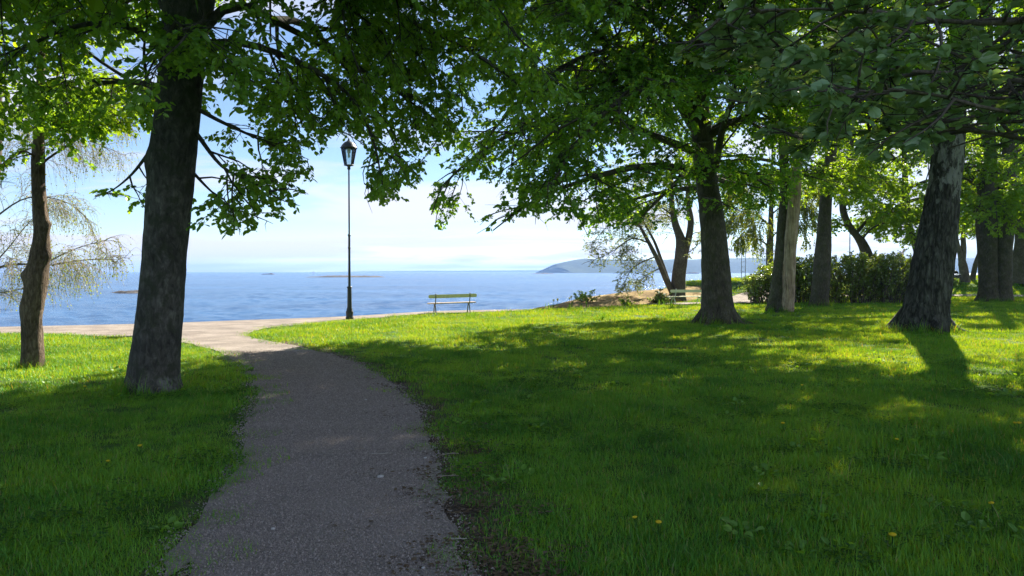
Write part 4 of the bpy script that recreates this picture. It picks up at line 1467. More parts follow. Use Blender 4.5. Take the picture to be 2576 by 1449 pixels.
def multi_stem():
    rng = np.random.default_rng(1010)
    root = empty("multi_stem_tree", tuple(mb0))
    tag(root, "pale many stemmed tree on the shore rock behind the cream bench", "tree")
    off = -mb0
    tb = MB()
    for i, s in enumerate(stems):
        add_trunk(tb, s[:, :3] + off, s[:, 3], 24, 0.25 if i == 0 else 0.0, 5, 40 + i, 0.05)
    tb.tubes(LPM + off, radii(LPM, 0.09, 0.03), 6)
    tb.build("trunk", M_bark_young, root)
    allb = np.concatenate([LPM, limb_arr([s[20:, :3] for s in stems])])
    B2, _, _ = spawn(allb, 8.0, 0.1, 0.5, 0.6, 2.2, 8, R(52), 0.1, 0.16, rng, 0.7)
    B3, _, _ = spawn(B2, 8.0, 0.1, 0.6, 0.3, 0.9, 5, R(55), 0.2, 0.18, rng, 0.8)
    und = outline([(0, 500), (1470, 640), (1490, 690), (1540, 740), (1600, 742), (1640, 735), (1690, 690), (1760, 680), (1850, 660), (3000, 600)])
    B3 = B3[above(B3, und, rng)]
    cb = MB()
    cb.tubes(B2 + off, np.full(len(B2), 0.013)[:, None] * np.linspace(1, 0.4, 8), 4, 1)
    cb.tubes(B3 + off, np.full(len(B3), 0.005)[:, None] * np.linspace(1, 0.4, 5), 3, 1)
    fr = leaf_frames(B3, 7, 0.085, rng, 0.9, 0.2)
    add_leaves(cb, (fr[0] + off,) + fr[1:], KITE, 0, rng, 0.3 * fbm(fr[0], 0.8, 9))
    tag(cb.build("crown", [M_leaf_pale, M_bark_young], root, False), kind='stuff')
    STATS.append(("multi", len(B3)))


multi_stem()

# --- far yellow-green birch behind the half dead tree
DB = 54.0
bb = np.array([hx(1938, DB), DB, float(H(hx(1938, DB), DB))])
PB = smooth_line([np.append(bb, 0.3), np.append(at(1936, 640, DB), 0.26), np.append(at(1938, 590, DB), 0.22), np.append(at(1940, 520, DB), 0.16), np.append(at(1942, 420, DB), 0.08), np.append(at(1945, 330, DB), 0.03)], 8)
LPB = limb_arr([
    [at(1936, 620, DB), at(1905, 600, DB - 1), at(1875, 590, DB - 1.6), at(1850, 610, DB - 2)],
    [at(1938, 600, DB), at(1970, 570, DB - .6), at(2000, 560, DB - 1), at(2025, 590, DB - 1.4)],
    [at(1938, 570, DB), at(1900, 540, DB - 1), at(1860, 540, DB - 2), at(1830, 570, DB - 2.6)],
    [at(1940, 540, DB), at(1980, 510, DB), at(2020, 510, DB), at(2050, 550, DB)],
    [at(1940, 500, DB), at(1900, 470, DB + 1), at(1860, 470, DB + 1.6), at(1820, 510, DB + 2)],
    [at(1940, 480, DB), at(1980, 450, DB + 1), at(2030, 460, DB + 1.6), at(2070, 500, DB + 2)],
])
birch_tree("far_birch", "yellow green birch with hanging sprays behind the half dead trunk", bb, PB, LPB, 1111, M_leaf_birch, M_bark_young, 0.11, 0.11, per=(7.0, 6), tw=(0.7, 1.9), nleaf=18,
           under=outline([(0, 600), (1830, 680), (1900, 690), (1960, 690), (2030, 660), (3000, 600)]), twr=0.005, l2=(0.5, 0.8, 2.4))

# --- leaning tree behind the hedge
DL = 46.0
lb = np.array([hx(2190, DL), DL, 0.0])
PL_ = np.array([np.append(lb, 0.42), np.append(at(2182, 650, DL), 0.36), np.append(at(2165, 605, DL), 0.30), np.append(at(2140, 575, DL), 0.24), np.append(at(2120, 520, DL), 0.2), np.append(at(2130, 420, DL), 0.16), np.append(at(2150, 300, DL), 0.10), np.append(at(2150, 100, DL), 0.05)])
PLR = smooth_line(PL_, 8)
rng = np.random.default_rng(75)
LPL = np.concatenate([limb_arr([
    [at(2165, 605, DL), at(2200, 570, DL - 1), at(2250, 560, DL - 2), at(2300, 590, DL - 2.6)],
    [at(2140, 575, DL), at(2100, 560, DL - 1), at(2060, 570, DL - 2)],
    [at(2122, 520, DL), at(2180, 480, DL - 1), at(2240, 490, DL - 2), at(2290, 530, DL - 2.6)],
    [at(2150, 590, DL), at(2200, 540, DL + 1), at(2260, 530, DL + 1.6), at(2330, 560, DL + 2)]]),
    random_limbs(PLR[:, :3], 14, 5.4, 15, 6.5, 2.4, rng, (5, 35), 0.5)])
tree("leaning_tree", "tree with bent leaning trunk showing just above the hedge", "tree", tuple(lb), [(PLR[:, :3], PLR[:, 3])], (LPL, radii(LPL, 0.13)), 1212, M_leaf_lime, M_bark_mid,
     leaf=0.16, nleaf=10, twr=0, dense=(3.4, 3.4, 3.0), keep=0.5, per=(0.9, 1.15, 1.9), under=outline([(0, 500), (2000, 520), (2060, 590), (2150, 590), (2230, 610), (2330, 620), (2400, 590), (3000, 560)]), flare=0.2, sides=28)

# --- round lime tree behind the hedge's right end
D8 = 49.0
b8 = np.array([hx(2318, D8), D8, float(H(hx(2318, D8), D8))])
P8 = smooth_line([np.append(b8, 0.4), np.append(at(2316, 660, D8), 0.36), np.append(at(2308, 620, D8), 0.32), np.append(at(2290, 585, D8), 0.26), np.append(at(2280, 520, D8), 0.22), np.append(at(2275, 400, D8), 0.16), np.append(at(2270, 200, D8), 0.10), np.append(at(2270, 20, D8), 0.05)], 8)
rng = np.random.default_rng(79)
LP8 = np.concatenate([limb_arr([
    [at(2300, 600, D8), at(2330, 570, D8 - 1), at(2380, 560, D8 - 2), at(2420, 590, D8 - 2.6)],
    [at(2285, 560, D8), at(2240, 540, D8 - 1), at(2200, 560, D8 - 2), at(2170, 600, D8 - 2.4)]]),
    random_limbs(P8[:, :3], 18, 4.6, 16, 7, 3, rng, (0, 35), 0.6)])
tree("lime_tree", "sunlit yellow green tree behind the hedge beside the cracked trunk", "tree", tuple(b8), [(P8[:, :3], P8[:, 3])], (LP8, radii(LP8, 0.13)), 1616, M_leaf_lime, M_bark_mid,
     leaf=0.165, nleaf=9, twr=0, dense=(3.2, 3.4, 2.9), keep=0.5, per=(0.9, 1.15, 1.9), under=outline([(0, 500), (2000, 540), (2100, 600), (2180, 600), (2230, 615), (2300, 625), (2420, 600), (2480, 570), (3000, 560)]), flare=0.2, sides=24)

# --- two small bare-stemmed trees on the raised lawn at right
DF = 57.0
fb = np.array([hx(2428, DF), DF, float(H(hx(2428, DF), DF))])
PF = smooth_line([np.append(fb, 0.36), np.append(at(2422, 665, DF), 0.30), np.append(at(2416, 640, DF), 0.2), np.append(at(2408, 610, DF), 0.15), np.append(at(2402, 570, DF), 0.1), np.append(at(2400, 500, DF), 0.05)], 8)
PF2 = smooth_line([np.append(at(2420, 660, DF), 0.24), np.append(at(2424, 630, DF), 0.2), np.append(at(2423, 590, DF), 0.17), np.append(at(2428, 540, DF), 0.12), np.append(at(2430, 450, DF), 0.05)], 8)
rng = np.random.default_rng(85)
LPF = np.concatenate([limb_arr([
    [at(2424, 645, DF), at(2440, 640, DF - 1), at(2460, 625, DF - 1.5), at(2480, 620, DF - 2)],
    [at(2420, 650, DF), at(2400, 630, DF - .5), at(2390, 610, DF - 1), at(2370, 600, DF - 1.4)]]),
    random_limbs(PF[:, :3], 6, 4.2, 7.0, 3.2, 2, rng, (15, 45), 0.3), random_limbs(PF2[:, :3], 8, 4.4, 8.6, 3.4, 2, rng, (15, 45), 0.3)])
tree("forked_small_tree", "small fork stemmed tree on the sunny bank between the cracked trunk and the twin trunks", "tree", tuple(fb), [(PF[:, :3], PF[:, 3]), (PF2[:, :3], PF2[:, 3])], (LPF, radii(LPF, 0.09, 0.03)), 1313, M_leaf_lime, M_bark_young,
     leaf=0.14, nleaf=11, twr=0, dense=(3, 3, 3), per=(1.0, 1.2, 1.6), under=outline([(0, 500), (2300, 560), (2400, 590), (2460, 600), (3000, 600)]), flare=0.2, sides=20)
gb = np.array([hx(2446, 58), 58.0, float(H(hx(2446, 58), 58.0))])
PG = smooth_line([np.append(gb, 0.2), np.append(at(2454, 665, 58), 0.18), np.append(at(2464, 635, 58), 0.15), np.append(at(2474, 600, 58), 0.11), np.append(at(2482, 540, 58), 0.05)], 8)
LPG = random_limbs(PG[:, :3], 8, 3.2, 6.0, 2.6, 1.6, np.random.default_rng(95), (15, 50), 0.3)
tree("leaning_sapling", "thin dark trunk leaning right toward the twin trunked tree", "tree", tuple(gb), [(PG[:, :3], PG[:, 3])], (LPG, radii(LPG, 0.06, 0.03)), 1414, M_leaf_lime, M_bark_mid,
     leaf=0.14, nleaf=9, dense=(3, 3, 2.5), per=(0.9, 1.0, 1.2), under=outline([(0, 500), (2400, 600), (2560, 610), (3000, 600)]), flare=0.2, sides=18)

# --- near whitebeam whose branches hang into the picture from the right
wbp = np.array([5.7, 6.6, 0.0])
PWB = smooth_line([np.append(wbp, 0.2), np.append(wbp + (0.05, 0, 1.2), 0.17), np.append(wbp + (-0.05, -0.1, 2.4), 0.15), np.append(wbp + (-0.2, -0.3, 3.4), 0.12), np.append(wbp + (-0.3, -0.3, 4.8), 0.10), np.append(wbp + (-0.3, 0.2, 7.0), 0.07), np.append(wbp + (-0.2, 0.5, 10.0), 0.03)], 8)
LPWB = limb_arr([
    [wbp + (-0.1, -0.15, 2.7), at(2720, 240, 5.9), at(2500, 195, 5.5), at(2400, 185, 5.3), at(2150, 168, 5.2), at(1950, 120, 5.1), at(1780, 110, 5.0)],
    [wbp + (-0.05, -0.1, 2.3), at(2740, 420, 6.2), at(2576, 350, 6.0), at(2400, 325, 5.8), at(2220, 330, 5.7), at(2050, 350, 5.6), at(1930, 330, 5.5)],
    [wbp + (-0.2, -0.3, 3.2), at(2700, 60, 5.8), at(2480, 60, 5.3), at(2250, 40, 4.9), at(2000, 20, 4.7), at(1800, 50, 4.6)],
    [wbp + (-0.05, -0.1, 2.2), at(2740, 480, 6.0), at(2600, 440, 5.7), at(2470, 430, 5.5), at(2330, 470, 5.3), at(2240, 530, 5.2)],
    [wbp + (-0.2, -0.3, 3.3), at(2650, -50, 6.4), at(2420, -10, 6.4), at(2200, 60, 6.3), at(2000, 170, 6.2), at(1880, 260, 6.1)],
    [wbp + (-0.1, -0.2, 2.9), at(2700, 150, 6.6), at(2560, 180, 6.6), at(2420, 240, 6.6), at(2280, 290, 6.6), at(2150, 260, 6.6)],
    [wbp + (-0.1, -0.2, 2.8), at(2660, 280, 5.4), at(2520, 280, 5.0), at(2360, 240, 4.7), at(2200, 220, 4.5), at(2060, 230, 4.4)],
])
LPWB = np.concatenate([LPWB, random_limbs(PWB[:, :3], 15, 3.4, 9.6, 5.2, 2.4, np.random.default_rng(31), (12, 40), 0.25)])


def single_leaves(root, off, rng, tb, cb, TW, seen):
    """the leaves that show largest become leaves of their own"""
    S = TW[seen]
    px, py, f = proj(S[:, 2])
    o = np.argsort(f)[:60]
    mbl = MB()
    mbl.add(OVAL2[0], OVAL2[1], 0, np.array([0.35, 0.5, 0.6, 0.45]))
    meshes = []
    for v in (0.25, 0.5, 0.8):
        q = MB()
        q.add(OVAL2[0], OVAL2[1], 0, np.full(len(OVAL2[1]), v))
        meshes.append(q.mesh("leaf", [M_leaf_grey], False))
    fr = leaf_frames(S[o], 5, 0.092, rng, 0.7, 0.0)
    p, ax, w, nr, s = fr
    for i in range(len(p)):
        ob = bpy.data.objects.new("leaf", meshes[i % 3])
        COL.objects.link(ob)
        ob.parent = root
        M = Matrix.Identity(4)
        for r_ in range(3):
            M[r_][0], M[r_][1], M[r_][2] = ax[i][r_] * s[i], w[i][r_] * s[i], nr[i][r_] * s[i]
            M[r_][3] = p[i][r_] + off[r_]
        ob.matrix_basis = M


OVAL2 = (np.array([[0, 0, 0], [0.2, 0.26, 0.05], [0.5, 0.36, 0.07], [0.8, 0.22, 0.03], [1, 0, -0.1], [0.8, -0.22, 0.03], [0.5, -0.36, 0.07], [0.2, -0.26, 0.05], [0.5, 0, -0.02]]),
         np.array([[0, 8, 2, 1], [8, 4, 3, 2], [0, 7, 6, 8], [8, 6, 5, 4]]))
UNDWB = outline([(0, -400), (1580, 100), (1680, 240), (1800, 330), (1900, 400), (2050, 440), (2180, 530), (2290, 470), (2340, 390), (2420, 350), (2470, 400), (2576, 440), (3000, 520)])
tree("whitebeam", "near tree with big grey green leaves hanging in at the top right corner", "tree", tuple(wbp), [(PWB[:, :3], PWB[:, 3])], (LPWB, radii(LPWB, 0.05, 0.012)), 1515, M_leaf_grey, M_bark_young,
     leaf=0.085, nleaf=8, dense=(2.4, 2.4, 2.4), per=(2.3, 2.2, 2.4), l2=(0.35, 0.3, 1.1), l3=(0.5, 0.2, 0.6), tw=(0.12, 0.3), under=UNDWB, shape=OVAL2, droop=(0.1, 0.1, 0.1), tilt=0.7, hang=0.0, twr=0.0035, extra=single_leaves, flare=0.2, sides=28, keep=0.52, hid_n=4)


# ------------------------------------------------------------------ hedge, shrubs
def leafy_mass(mb, pts, n, size, rng, spread, mi=0, shape=KITE, seed=0, tilt=1.2):
    k = rng.integers(0, len(pts), n)
    p = pts[k] + rng.normal(0, spread, (n, 3))
    ax = rng.normal(0, 1, (n, 3))
    ax[:, 2] += 0.3
    ax /= np.linalg.norm(ax, axis=1, keepdims=True)
    nr = np.array([0, 0, 1.0]) + rng.normal(0, tilt, (n, 3))
    w = np.cross(nr, ax)
    w /= np.linalg.norm(w, axis=1, keepdims=True)
    nr = np.cross(ax, w)
    add_leaves(mb, (p, ax, w, nr, size * rng.uniform(0.6, 1.3, n)), shape, mi, rng, 0.25 * fbm(p, 1.0, seed))


def hedge():
    rng = np.random.default_rng(61)
    y0 = 37.6
    xa, xb = hx(1905, y0), hx(2345, y0)
    root = empty("clipped_hedge", ((xa + xb) / 2, y0, 0))
    tag(root, "wide glossy evergreen hedge behind the slender trunk", "hedge")
    off = np.array([-(xa + xb) / 2, -y0, 0])
    st, cb = MB(), MB()
    n = 230
    x = rng.uniform(xa, xb, n)
    y = y0 + rng.uniform(0.1, 1.7, n)
    top = np.interp(x, [xa, xa + 0.7, xa + 1.6, xa + 3, xb], [1.25, 1.9, 2.4, 2.74, 2.74]) + 0.25 * fbm(np.stack([x, y, 0 * x], -1), 0.6, 4)
    P = grow(np.stack([x, y, 0 * x - 0.05], -1), np.stack([rng.normal(0, .15, n), rng.normal(0, .15, n), np.ones(n)], -1), top * 0.93, 8, 0.12, -0.1, rng)
    st.tubes(P + off, np.full(n, 0.028)[:, None] * np.linspace(1, 0.25, 8), 5)
    B, _, _ = spawn(P, 7.5, 0.04, 0.28, 0.2, 0.6, 5, R(50), -0.1, 0.15, rng, 1.2)
    st.tubes(B + off, np.full(len(B), 0.008)[:, None] * np.linspace(1, 0.4, 5), 3)
    st.build("stems", M_bark_young, root)
    fr = leaf_frames(B, 11, 0.10, rng, 0.9, 0.0)
    k = (fr[0][:, 2] > 0.1) & (fr[0][:, 2] < np.interp(fr[0][:, 0], [xa, xa + 0.7, xa + 1.6, xa + 3, xb], [1.5, 2.1, 2.55, 2.85, 2.85]))
    fr = tuple(q[k] for q in fr)
    add_leaves(cb, (fr[0] + off,) + fr[1:], KITE, 0, rng, 0.25 * fbm(fr[0], 0.8, 5))
    kb = rng.random(len(fr[0])) < np.interp(fr[0][:, 0], [xa, xa + 3, xb], [0.07, 0.028, 0.035])
    fb_ = tuple(q[kb] for q in fr)
    add_leaves(cb, (fb_[0] + off + np.array([0, -0.03, 0.02]),) + fb_[1:4] + (fb_[4] * 0.7,), KITE, 1, rng)
    tag(cb.build("foliage", [M_leaf_hedge, M_bloom], root, False), kind='stuff')
    STATS.append(("hedge", len(fr[0])))


hedge()


def shrub(name, label, base, w, h, n, leaf, m, seed, cat="shrub", stems=14, group=None, bloom=None, nl=15):
    rng = np.random.default_rng(seed)
    root = empty(name, tuple(base))
    tag(root, label, cat, group)
    st, cb = MB(), MB()
    a = rng.uniform(0, 6.28, stems)
    sp = rng.uniform(0.1, 1, stems)
    D = np.stack([np.cos(a) * sp * w / h, np.sin(a) * sp * w / h, np.ones(stems)], -1)
    P = grow(np.stack([np.cos(a) * 0.12 * w, np.sin(a) * 0.12 * w, np.full(stems, -0.06)], -1), D, h * rng.uniform(0.55, 0.95, stems), 7, 0.16, 0.5, rng)
    st.tubes(P, np.full(stems, 0.012 + 0.008 * h)[:, None] * np.linspace(1, 0.3, 7), 4)
    st.build("stems", M_bark_young, root)
    B, _, _ = spawn(P, n, 0.15, 0.4, 0.12 * h, 0.4 * h, 5, R(50), 0.1, 0.15, rng, 1.0)
    cb.tubes(B, np.full(len(B), 0.006)[:, None] * np.linspace(1, 0.4, 5), 3, 1)
    fr = leaf_frames(B, nl, leaf, rng, 0.9, 0.0)
    k = fr[0][:, 2] > 0.02
    fr = tuple(q[k] for q in fr)
    add_leaves(cb, fr, KITE, 0, rng, 0.2 * fbm(fr[0], 2, seed))
    tag(cb.build("foliage", [m, M_bark_young], root, False), kind='stuff')


def on_rock(px, py, d):
    q = at(px, py, d)
    q[2] = max(rock_z(q[0], q[1]), float(H(q[0], q[1])))
    return q


shrub("yellow_green_shrub", "yellow green shrub spilling over the low end of the shore rock", on_rock(1475, 760, 36.5), 1.0, 0.75, 9, 0.06, M_leaf_lime, 1, stems=26)
shrub("rock_shrub", "low leafy shrub in front of the brown shore rock under the pale tree", on_rock(1577, 770, 35.2), 0.55, 0.6, 8, 0.05, M_leaf_lime, 2, stems=14)
shrub("dark_bush", "dark green bush at the foot of the pale many stemmed tree", on_rock(1662, 755, 38.0), 0.8, 0.85, 10, 0.07, M_leaf_hedge, 3, stems=24)
shrub("pink_blossom_shrub", "pale pink blossoming shrub rising behind the hedge's right end", (hx(2255, 41.5), 41.5, 0.0), 2.0, 3.15, 3.2, 0.12, M_bloom, 4, stems=26, nl=9)
shrub("bank_bush", "dark rounded bush on the bank beside the cracked trunk", (hx(2386, 55), 55.0, float(H(hx(2386, 55), 55.0))), 0.9, 0.9, 8, 0.08, M_leaf_hedge, 5, stems=18)


# ------------------------------------------------------------------ lamp post
def lamp_post():
    b = gnd(879.5, 804)
    root = empty("lamp_post", (b[0], b[1], 0.02), 0.25)
    tag(root, "tall dark iron lamp post with glass lantern by the promenade", "lamp post")
    m = MB()
    m.lathe([(0.0, 0.0), (0.135, 0.0), (0.135, 0.06), (0.122, 0.08), (0.122, 0.2), (0.13, 0.22), (0.125, 0.27), (0.10, 0.30), (0.105, 0.34), (0.085, 0.38), (0.082, 0.40)], seg=16)
    m.build("base", M_iron, root)
    m = MB()
    m.lathe([(0.081, 0.39), (0.076, 0.6), (0.070, 1.05), (0.068, 1.08)], seg=16)
    m.lathe([(0.045, 1.10), (0.040, 2.0), (0.037, 2.86)], seg=14)
    m.lathe([(0.029, 2.9), (0.026, 4.2), (0.026, 5.14)], seg=12)
    m.build("pole", M_iron, root)
    for zc, r in ((1.09, 0.082), (2.88, 0.05), (2.45, 0.046)):
        m = MB()
        m.lathe([(0.03, zc - 0.035), (r, zc - 0.03), (r * 1.06, zc), (r, zc + 0.03), (0.025, zc + 0.04)], seg=14)
        m.build("collar", M_iron, root)
    m = MB()
    m.lathe([(0.028, 5.12), (0.06, 5.15), (0.05, 5.2), (0.055, 5.24), (0.17, 5.27), (0.17, 5.29), (0.03, 5.292)], seg=18)
    m.build("lantern_bracket", M_iron, root)
    lan = MB()
    for k in range(6):
        a0, a1 = k * math.pi / 3, (k + 1) * math.pi / 3
        p0, p1 = np.array([0.15 * math.cos(a0), 0.15 * math.sin(a0), 5.28]), np.array([0.255 * math.cos(a0), 0.255 * math.sin(a0), 5.85])
        lan.tube([p0, p1], 0.011, 5)
        q1 = np.array([0.255 * math.cos(a1), 0.255 * math.sin(a1), 5.85])
        q0 = np.array([0.15 * math.cos(a1), 0.15 * math.sin(a1), 5.28])
        lan.tube([p1, q1], 0.012, 5)
        lan.tube([p0, q0], 0.010, 5)
    lf = lan.build("lantern_frame", M_iron, root)
    for k in range(6):
        a0, a1 = k * math.pi / 3, (k + 1) * math.pi / 3
        s = MB()
        pt = [np.array([r * math.cos(a), r * math.sin(a), z]) for (r, a, z) in ((0.145, a0, 5.30), (0.145, a1, 5.30), (0.248, a1, 5.84), (0.248, a0, 5.84))]
        c = sum(pt) / 4
        pt = [c + (p - c) * 0.96 for p in pt]
        inn = [p * np.array([0.985, 0.985, 1]) for p in pt]
        s.add(pt + inn, [(0, 1, 2, 3), (7, 6, 5, 4), (0, 4, 5, 1), (1, 5, 6, 2), (2, 6, 7, 3), (3, 7, 4, 0)])
        s.build("pane", M_glass, lf, False)
    m = MB()
    m.lathe([(0.24, 5.855), (0.29, 5.86), (0.295, 5.875), (0.27, 5.90), (0.235, 5.96), (0.19, 6.02), (0.14, 6.065), (0.07, 6.10), (0.05, 6.13), (0.0, 6.135)], seg=18)
    m.build("roof", M_iron, root)
    m = MB()
    m.lathe([(0.02, 6.13), (0.04, 6.15), (0.02, 6.175), (0.028, 6.19), (0.012, 6.21), (0.008, 6.27), (0, 6.275)], seg=10)
    m.build("finial", M_iron, root)
    m = MB()
    m.lathe([(0.02, 5.85), (0.075, 5.84), (0.08, 5.81), (0.05, 5.80), (0.07, 5.78), (0.07, 5.76), (0.045, 5.75), (0.06, 5.73), (0.06, 5.71), (0.035, 5.70), (0.03, 5.64), (0.045, 5.60), (0.03, 5.54), (0, 5.53)], seg=14)
    m.build("bulb_holder", M_porcelain, root)


lamp_post()


# ------------------------------------------------------------------ benches
def plank(mb, L, dep, th, c, rot, r_end):
    """board with rounded ends"""
    bm = bmesh.new()
    pts = []
    for (sx, sy, a0) in ((1, 1, 0), (-1, 1, 90), (-1, -1, 180), (1, -1, 270)):
        for k in range(5):
            a = R(a0 + k * 22.5)
            pts.append((sx * (L / 2 - r_end) + r_end * math.cos(a), sy * (dep / 2 - r_end) + r_end * math.sin(a)))
    vs = [bm.verts.new((x, y, -th / 2)) for x, y in pts]
    f = bm.faces.new(vs)
    ex = bmesh.ops.extrude_face_region(bm, geom=[f])
    for v in ex['geom']:
        if isinstance(v, bmesh.types.BMVert):
            v.co.z += th
    bmesh.ops.recalc_face_normals(bm, faces=bm.faces[:])
    bmesh.ops.bevel(bm, geom=[e for e in bm.edges if abs(e.verts[0].co.z - e.verts[1].co.z) < 1e-5], offset=th * 0.22, segments=2, affect='EDGES')
    mb.addbm(bm, c, rot)


from mathutils import Euler


def bench(loc, rz, label, mw, ms, mi, tilt=0.0):
    root = empty("park_bench", loc, rz)
    root.rotation_euler = (0, tilt, rz)
    root.scale = (1, 1, 0.92)
    tag(root, label, "bench", "park benches facing the sea")
    m = MB()
    plank(m, 1.92, 0.40, 0.045, (0, 0.02, 0.43), None, 0.05)
    m.build("seat", ms, root, False)
    m = MB()
    plank(m, 1.92, 0.15, 0.045, (0, -0.30, 0.735), Euler((R(78), 0, 0)), 0.06)
    m.build("backrest", mw, root, False)
    for sx in (-0.68, 0.68):
        m = MB()
        # inverted Y of cast iron: two curved feet meeting under the seat, and the back support
        front = smooth_line([(sx, 0.24, 0.0), (sx, 0.20, 0.10), (sx, 0.14, 0.24), (sx, 0.05, 0.35), (sx, -0.05, 0.385)], 5)
        rear = smooth_line([(sx, -0.30, 0.0), (sx, -0.255, 0.10), (sx, -0.20, 0.24), (sx, -0.12, 0.35), (sx, -0.03, 0.388)], 5)
        bar = smooth_line([(sx, 0.20, 0.392), (sx, 0.0, 0.392), (sx, -0.17, 0.395), (sx, -0.235, 0.44), (sx, -0.265, 0.55), (sx, -0.318, 0.66), (sx, -0.345, 0.76), (sx, -0.35, 0.83)], 5)
        for ln, r in ((front, 0.022), (rear, 0.022), (bar, 0.02)):
            m.tube(ln, np.linspace(r * 1.1, r, len(ln)), 7)
        m.box((sx, 0.255, 0.012), (0.055, 0.09, 0.024), bev=0.006)
        m.box((sx, -0.315, 0.012), (0.055, 0.09, 0.024), bev=0.006)
        m.lathe([(0, 0.82), (0.026, 0.825), (0.03, 0.84), (0.02, 0.86), (0, 0.865)], (sx, -0.35, 0), 8)
        m.build("leg", mi, root)
    return root


g1 = gnd(1140, 788.5)
bench((g1[0] - 0.06, g1[1] + 0.1, 0.02), R(15), "ochre bench alone on the promenade right of the lamp post", M_benchwood, M_benchseat, M_benchiron, R(-1.2))
g2 = gnd(1733, 768)
bench((g2[0] - 0.12, g2[1] + 0.1, 0.03), R(12), "cream and white bench half hidden by the mossy trunk", M_benchcream, M_benchcream, M_benchwhite)


# ------------------------------------------------------------------ ladder frame on the shore, pole, pram
def ladder_frame():
    d = 50.0
    b = at(1870, 707, d)
    z = float(H(b[0], b[1]))
    root = empty("ladder_frame", (b[0], b[1], z))
    tag(root, "slim grey ladder frame standing on the shore left of the half dead tree", "ladder")
    for s in (-0.12, 0.12):
        m = MB()
        m.tube([(s * 1.15, 0, -0.1), (s, 0, 2.3)], 0.022, 6)
        m.build("rail", M_steel, root)
    for k in range(6):
        m = MB()
        m.tube([(-0.13, 0, 0.3 + k * 0.34), (0.13, 0, 0.3 + k * 0.34)], 0.014, 5)
        m.build("rung", M_steel, root)


ladder_frame()


def far_pole():
    d = 62.0
    b = at(2137, 700, d)
    z = float(H(b[0], b[1]))
    root = empty("flag_pole", (b[0], b[1], z))
    tag(root, "thin grey pole sticking up behind the hedge beside the leaning tree", "pole")
    m = MB()
    m.lathe([(0.06, -0.1), (0.05, 2), (0.04, 4.8), (0, 4.82)], seg=8)
    m.build("shaft", M_steel, root)
    m = MB()
    m.lathe([(0.11, 0), (0.11, 0.12), (0.055, 0.14)], seg=10)
    m.build("base", M_steel, root)


far_pole()


def pram():
    d = 55.5
    x = hx(2402, d)
    z = float(H(x, d))
    root = empty("pram", (x, d, z), 0.3)
    tag(root, "black pram parked beside the small forked tree on the bank", "pram")
    m = MB()
    m.box((0.05, 0, 0.62), (0.72, 0.42, 0.26), bev=0.08)
    m.build("carrycot", M_black, root)
    m = MB()
    a = np.linspace(R(20), R(170), 9)
    ar = np.stack([0.28 * np.cos(a) - 0.12, 0 * a, 0.34 * np.sin(a) + 0.72], -1)
    V = np.concatenate([ar + np.array([0, s, 0]) for s in (-0.21, 0, 0.21)])
    V[9:18] += np.array([0, 0, 0.03])
    V2 = V * np.array([0.93, 0.93, 0.985])
    F = [(j * 9 + i, j * 9 + i + 1, (j + 1) * 9 + i + 1, (j + 1) * 9 + i) for j in range(2) for i in range(8)]
    m.add(np.concatenate([V, V2]), F + [tuple(27 + k for k in f[::-1]) for f in F])
    m.build("hood", M_black, root)
    m = MB()
    m.tube([(-0.45, 0.2, 1.0), (-0.3, 0.2, 0.7), (0.3, 0.2, 0.2)], 0.016, 6)
    m.tube([(-0.45, -0.2, 1.0), (-0.3, -0.2, 0.7), (0.3, -0.2, 0.2)], 0.016, 6)
    m.tube([(0.3, 0.2, 0.62), (-0.32, 0.2, 0.2)], 0.016, 6)
    m.tube([(0.3, -0.2, 0.62), (-0.32, -0.2, 0.2)], 0.016, 6)
    m.tube([(-0.45, 0.2, 1.0), (-0.45, -0.2, 1.0)], 0.02, 6)
    m.build("frame", M_steel, root)
    for sx, r in ((0.3, 0.13), (-0.32, 0.18)):
        for sy in (-0.24, 0.24):
            m = MB()
            t = np.linspace(0, 2 * math.pi, 15)
            m.tube(np.stack([sx + r * np.cos(t), np.full(15, sy), r + 0.02 + r * np.sin(t)], -1), 0.022, 6)
            for q in (0.4, 1.97):
                m.tube([(sx + r * math.cos(q), sy, r + 0.02 + r * math.sin(q)), (sx - r * math.cos(q), sy, r + 0.02 - r * math.sin(q))], 0.008, 4)
            m.build("wheel", M_black, root)
    m = MB()
    m.box((0.1, -0.16, 0.80), (0.4, 0.16, 0.06), bev=0.02)
    m.build("blanket", M_lightcloth, root)


pram()


# ------------------------------------------------------------------ flowers by the rock and daffodil leaf clumps
def blade(mb, p, a, L, w, bend, mi=0, val=0.5):
    """one strap leaf with a fold"""
    d = np.array([math.cos(a), math.sin(a), 0])
    s = np.array([-d[1], d[0], 0])
    t = np.linspace(0, 1, 5)
    c = p + d * (bend * L * t ** 1.8)[:, None] + np.array([0, 0, 1]) * (L * t * (1 - 0.25 * bend * t))[:, None]
    ww = w * np.array([0.8, 1, 0.9, 0.6, 0.05])
    V = np.concatenate([c - s * ww[:, None], c + d * (w * 0.4), c + s * ww[:, None]])
    F = [(i, i + 1, 6 + i, 5 + i) for i in range(4)] + [(5 + i, 6 + i, 11 + i, 10 + i) for i in range(4)]
    mb.add(V, F, mi, val)


def leaf_clump(base, n, L, label, seed, cat="plant"):
    r = np.random.default_rng(seed)
    mb = MB()
    for k in range(n):
        blade(mb, np.array([r.normal(0, 0.06), r.normal(0, 0.06), -0.02]), r.uniform(0, 6.28), L * r.uniform(0.6, 1.1), 0.012, r.uniform(0.05, 0.7), 0, r.random())
    o = mb.build("daffodil_leaves", M_daff, None, False)
    o.location = base
    tag(o, label, cat)


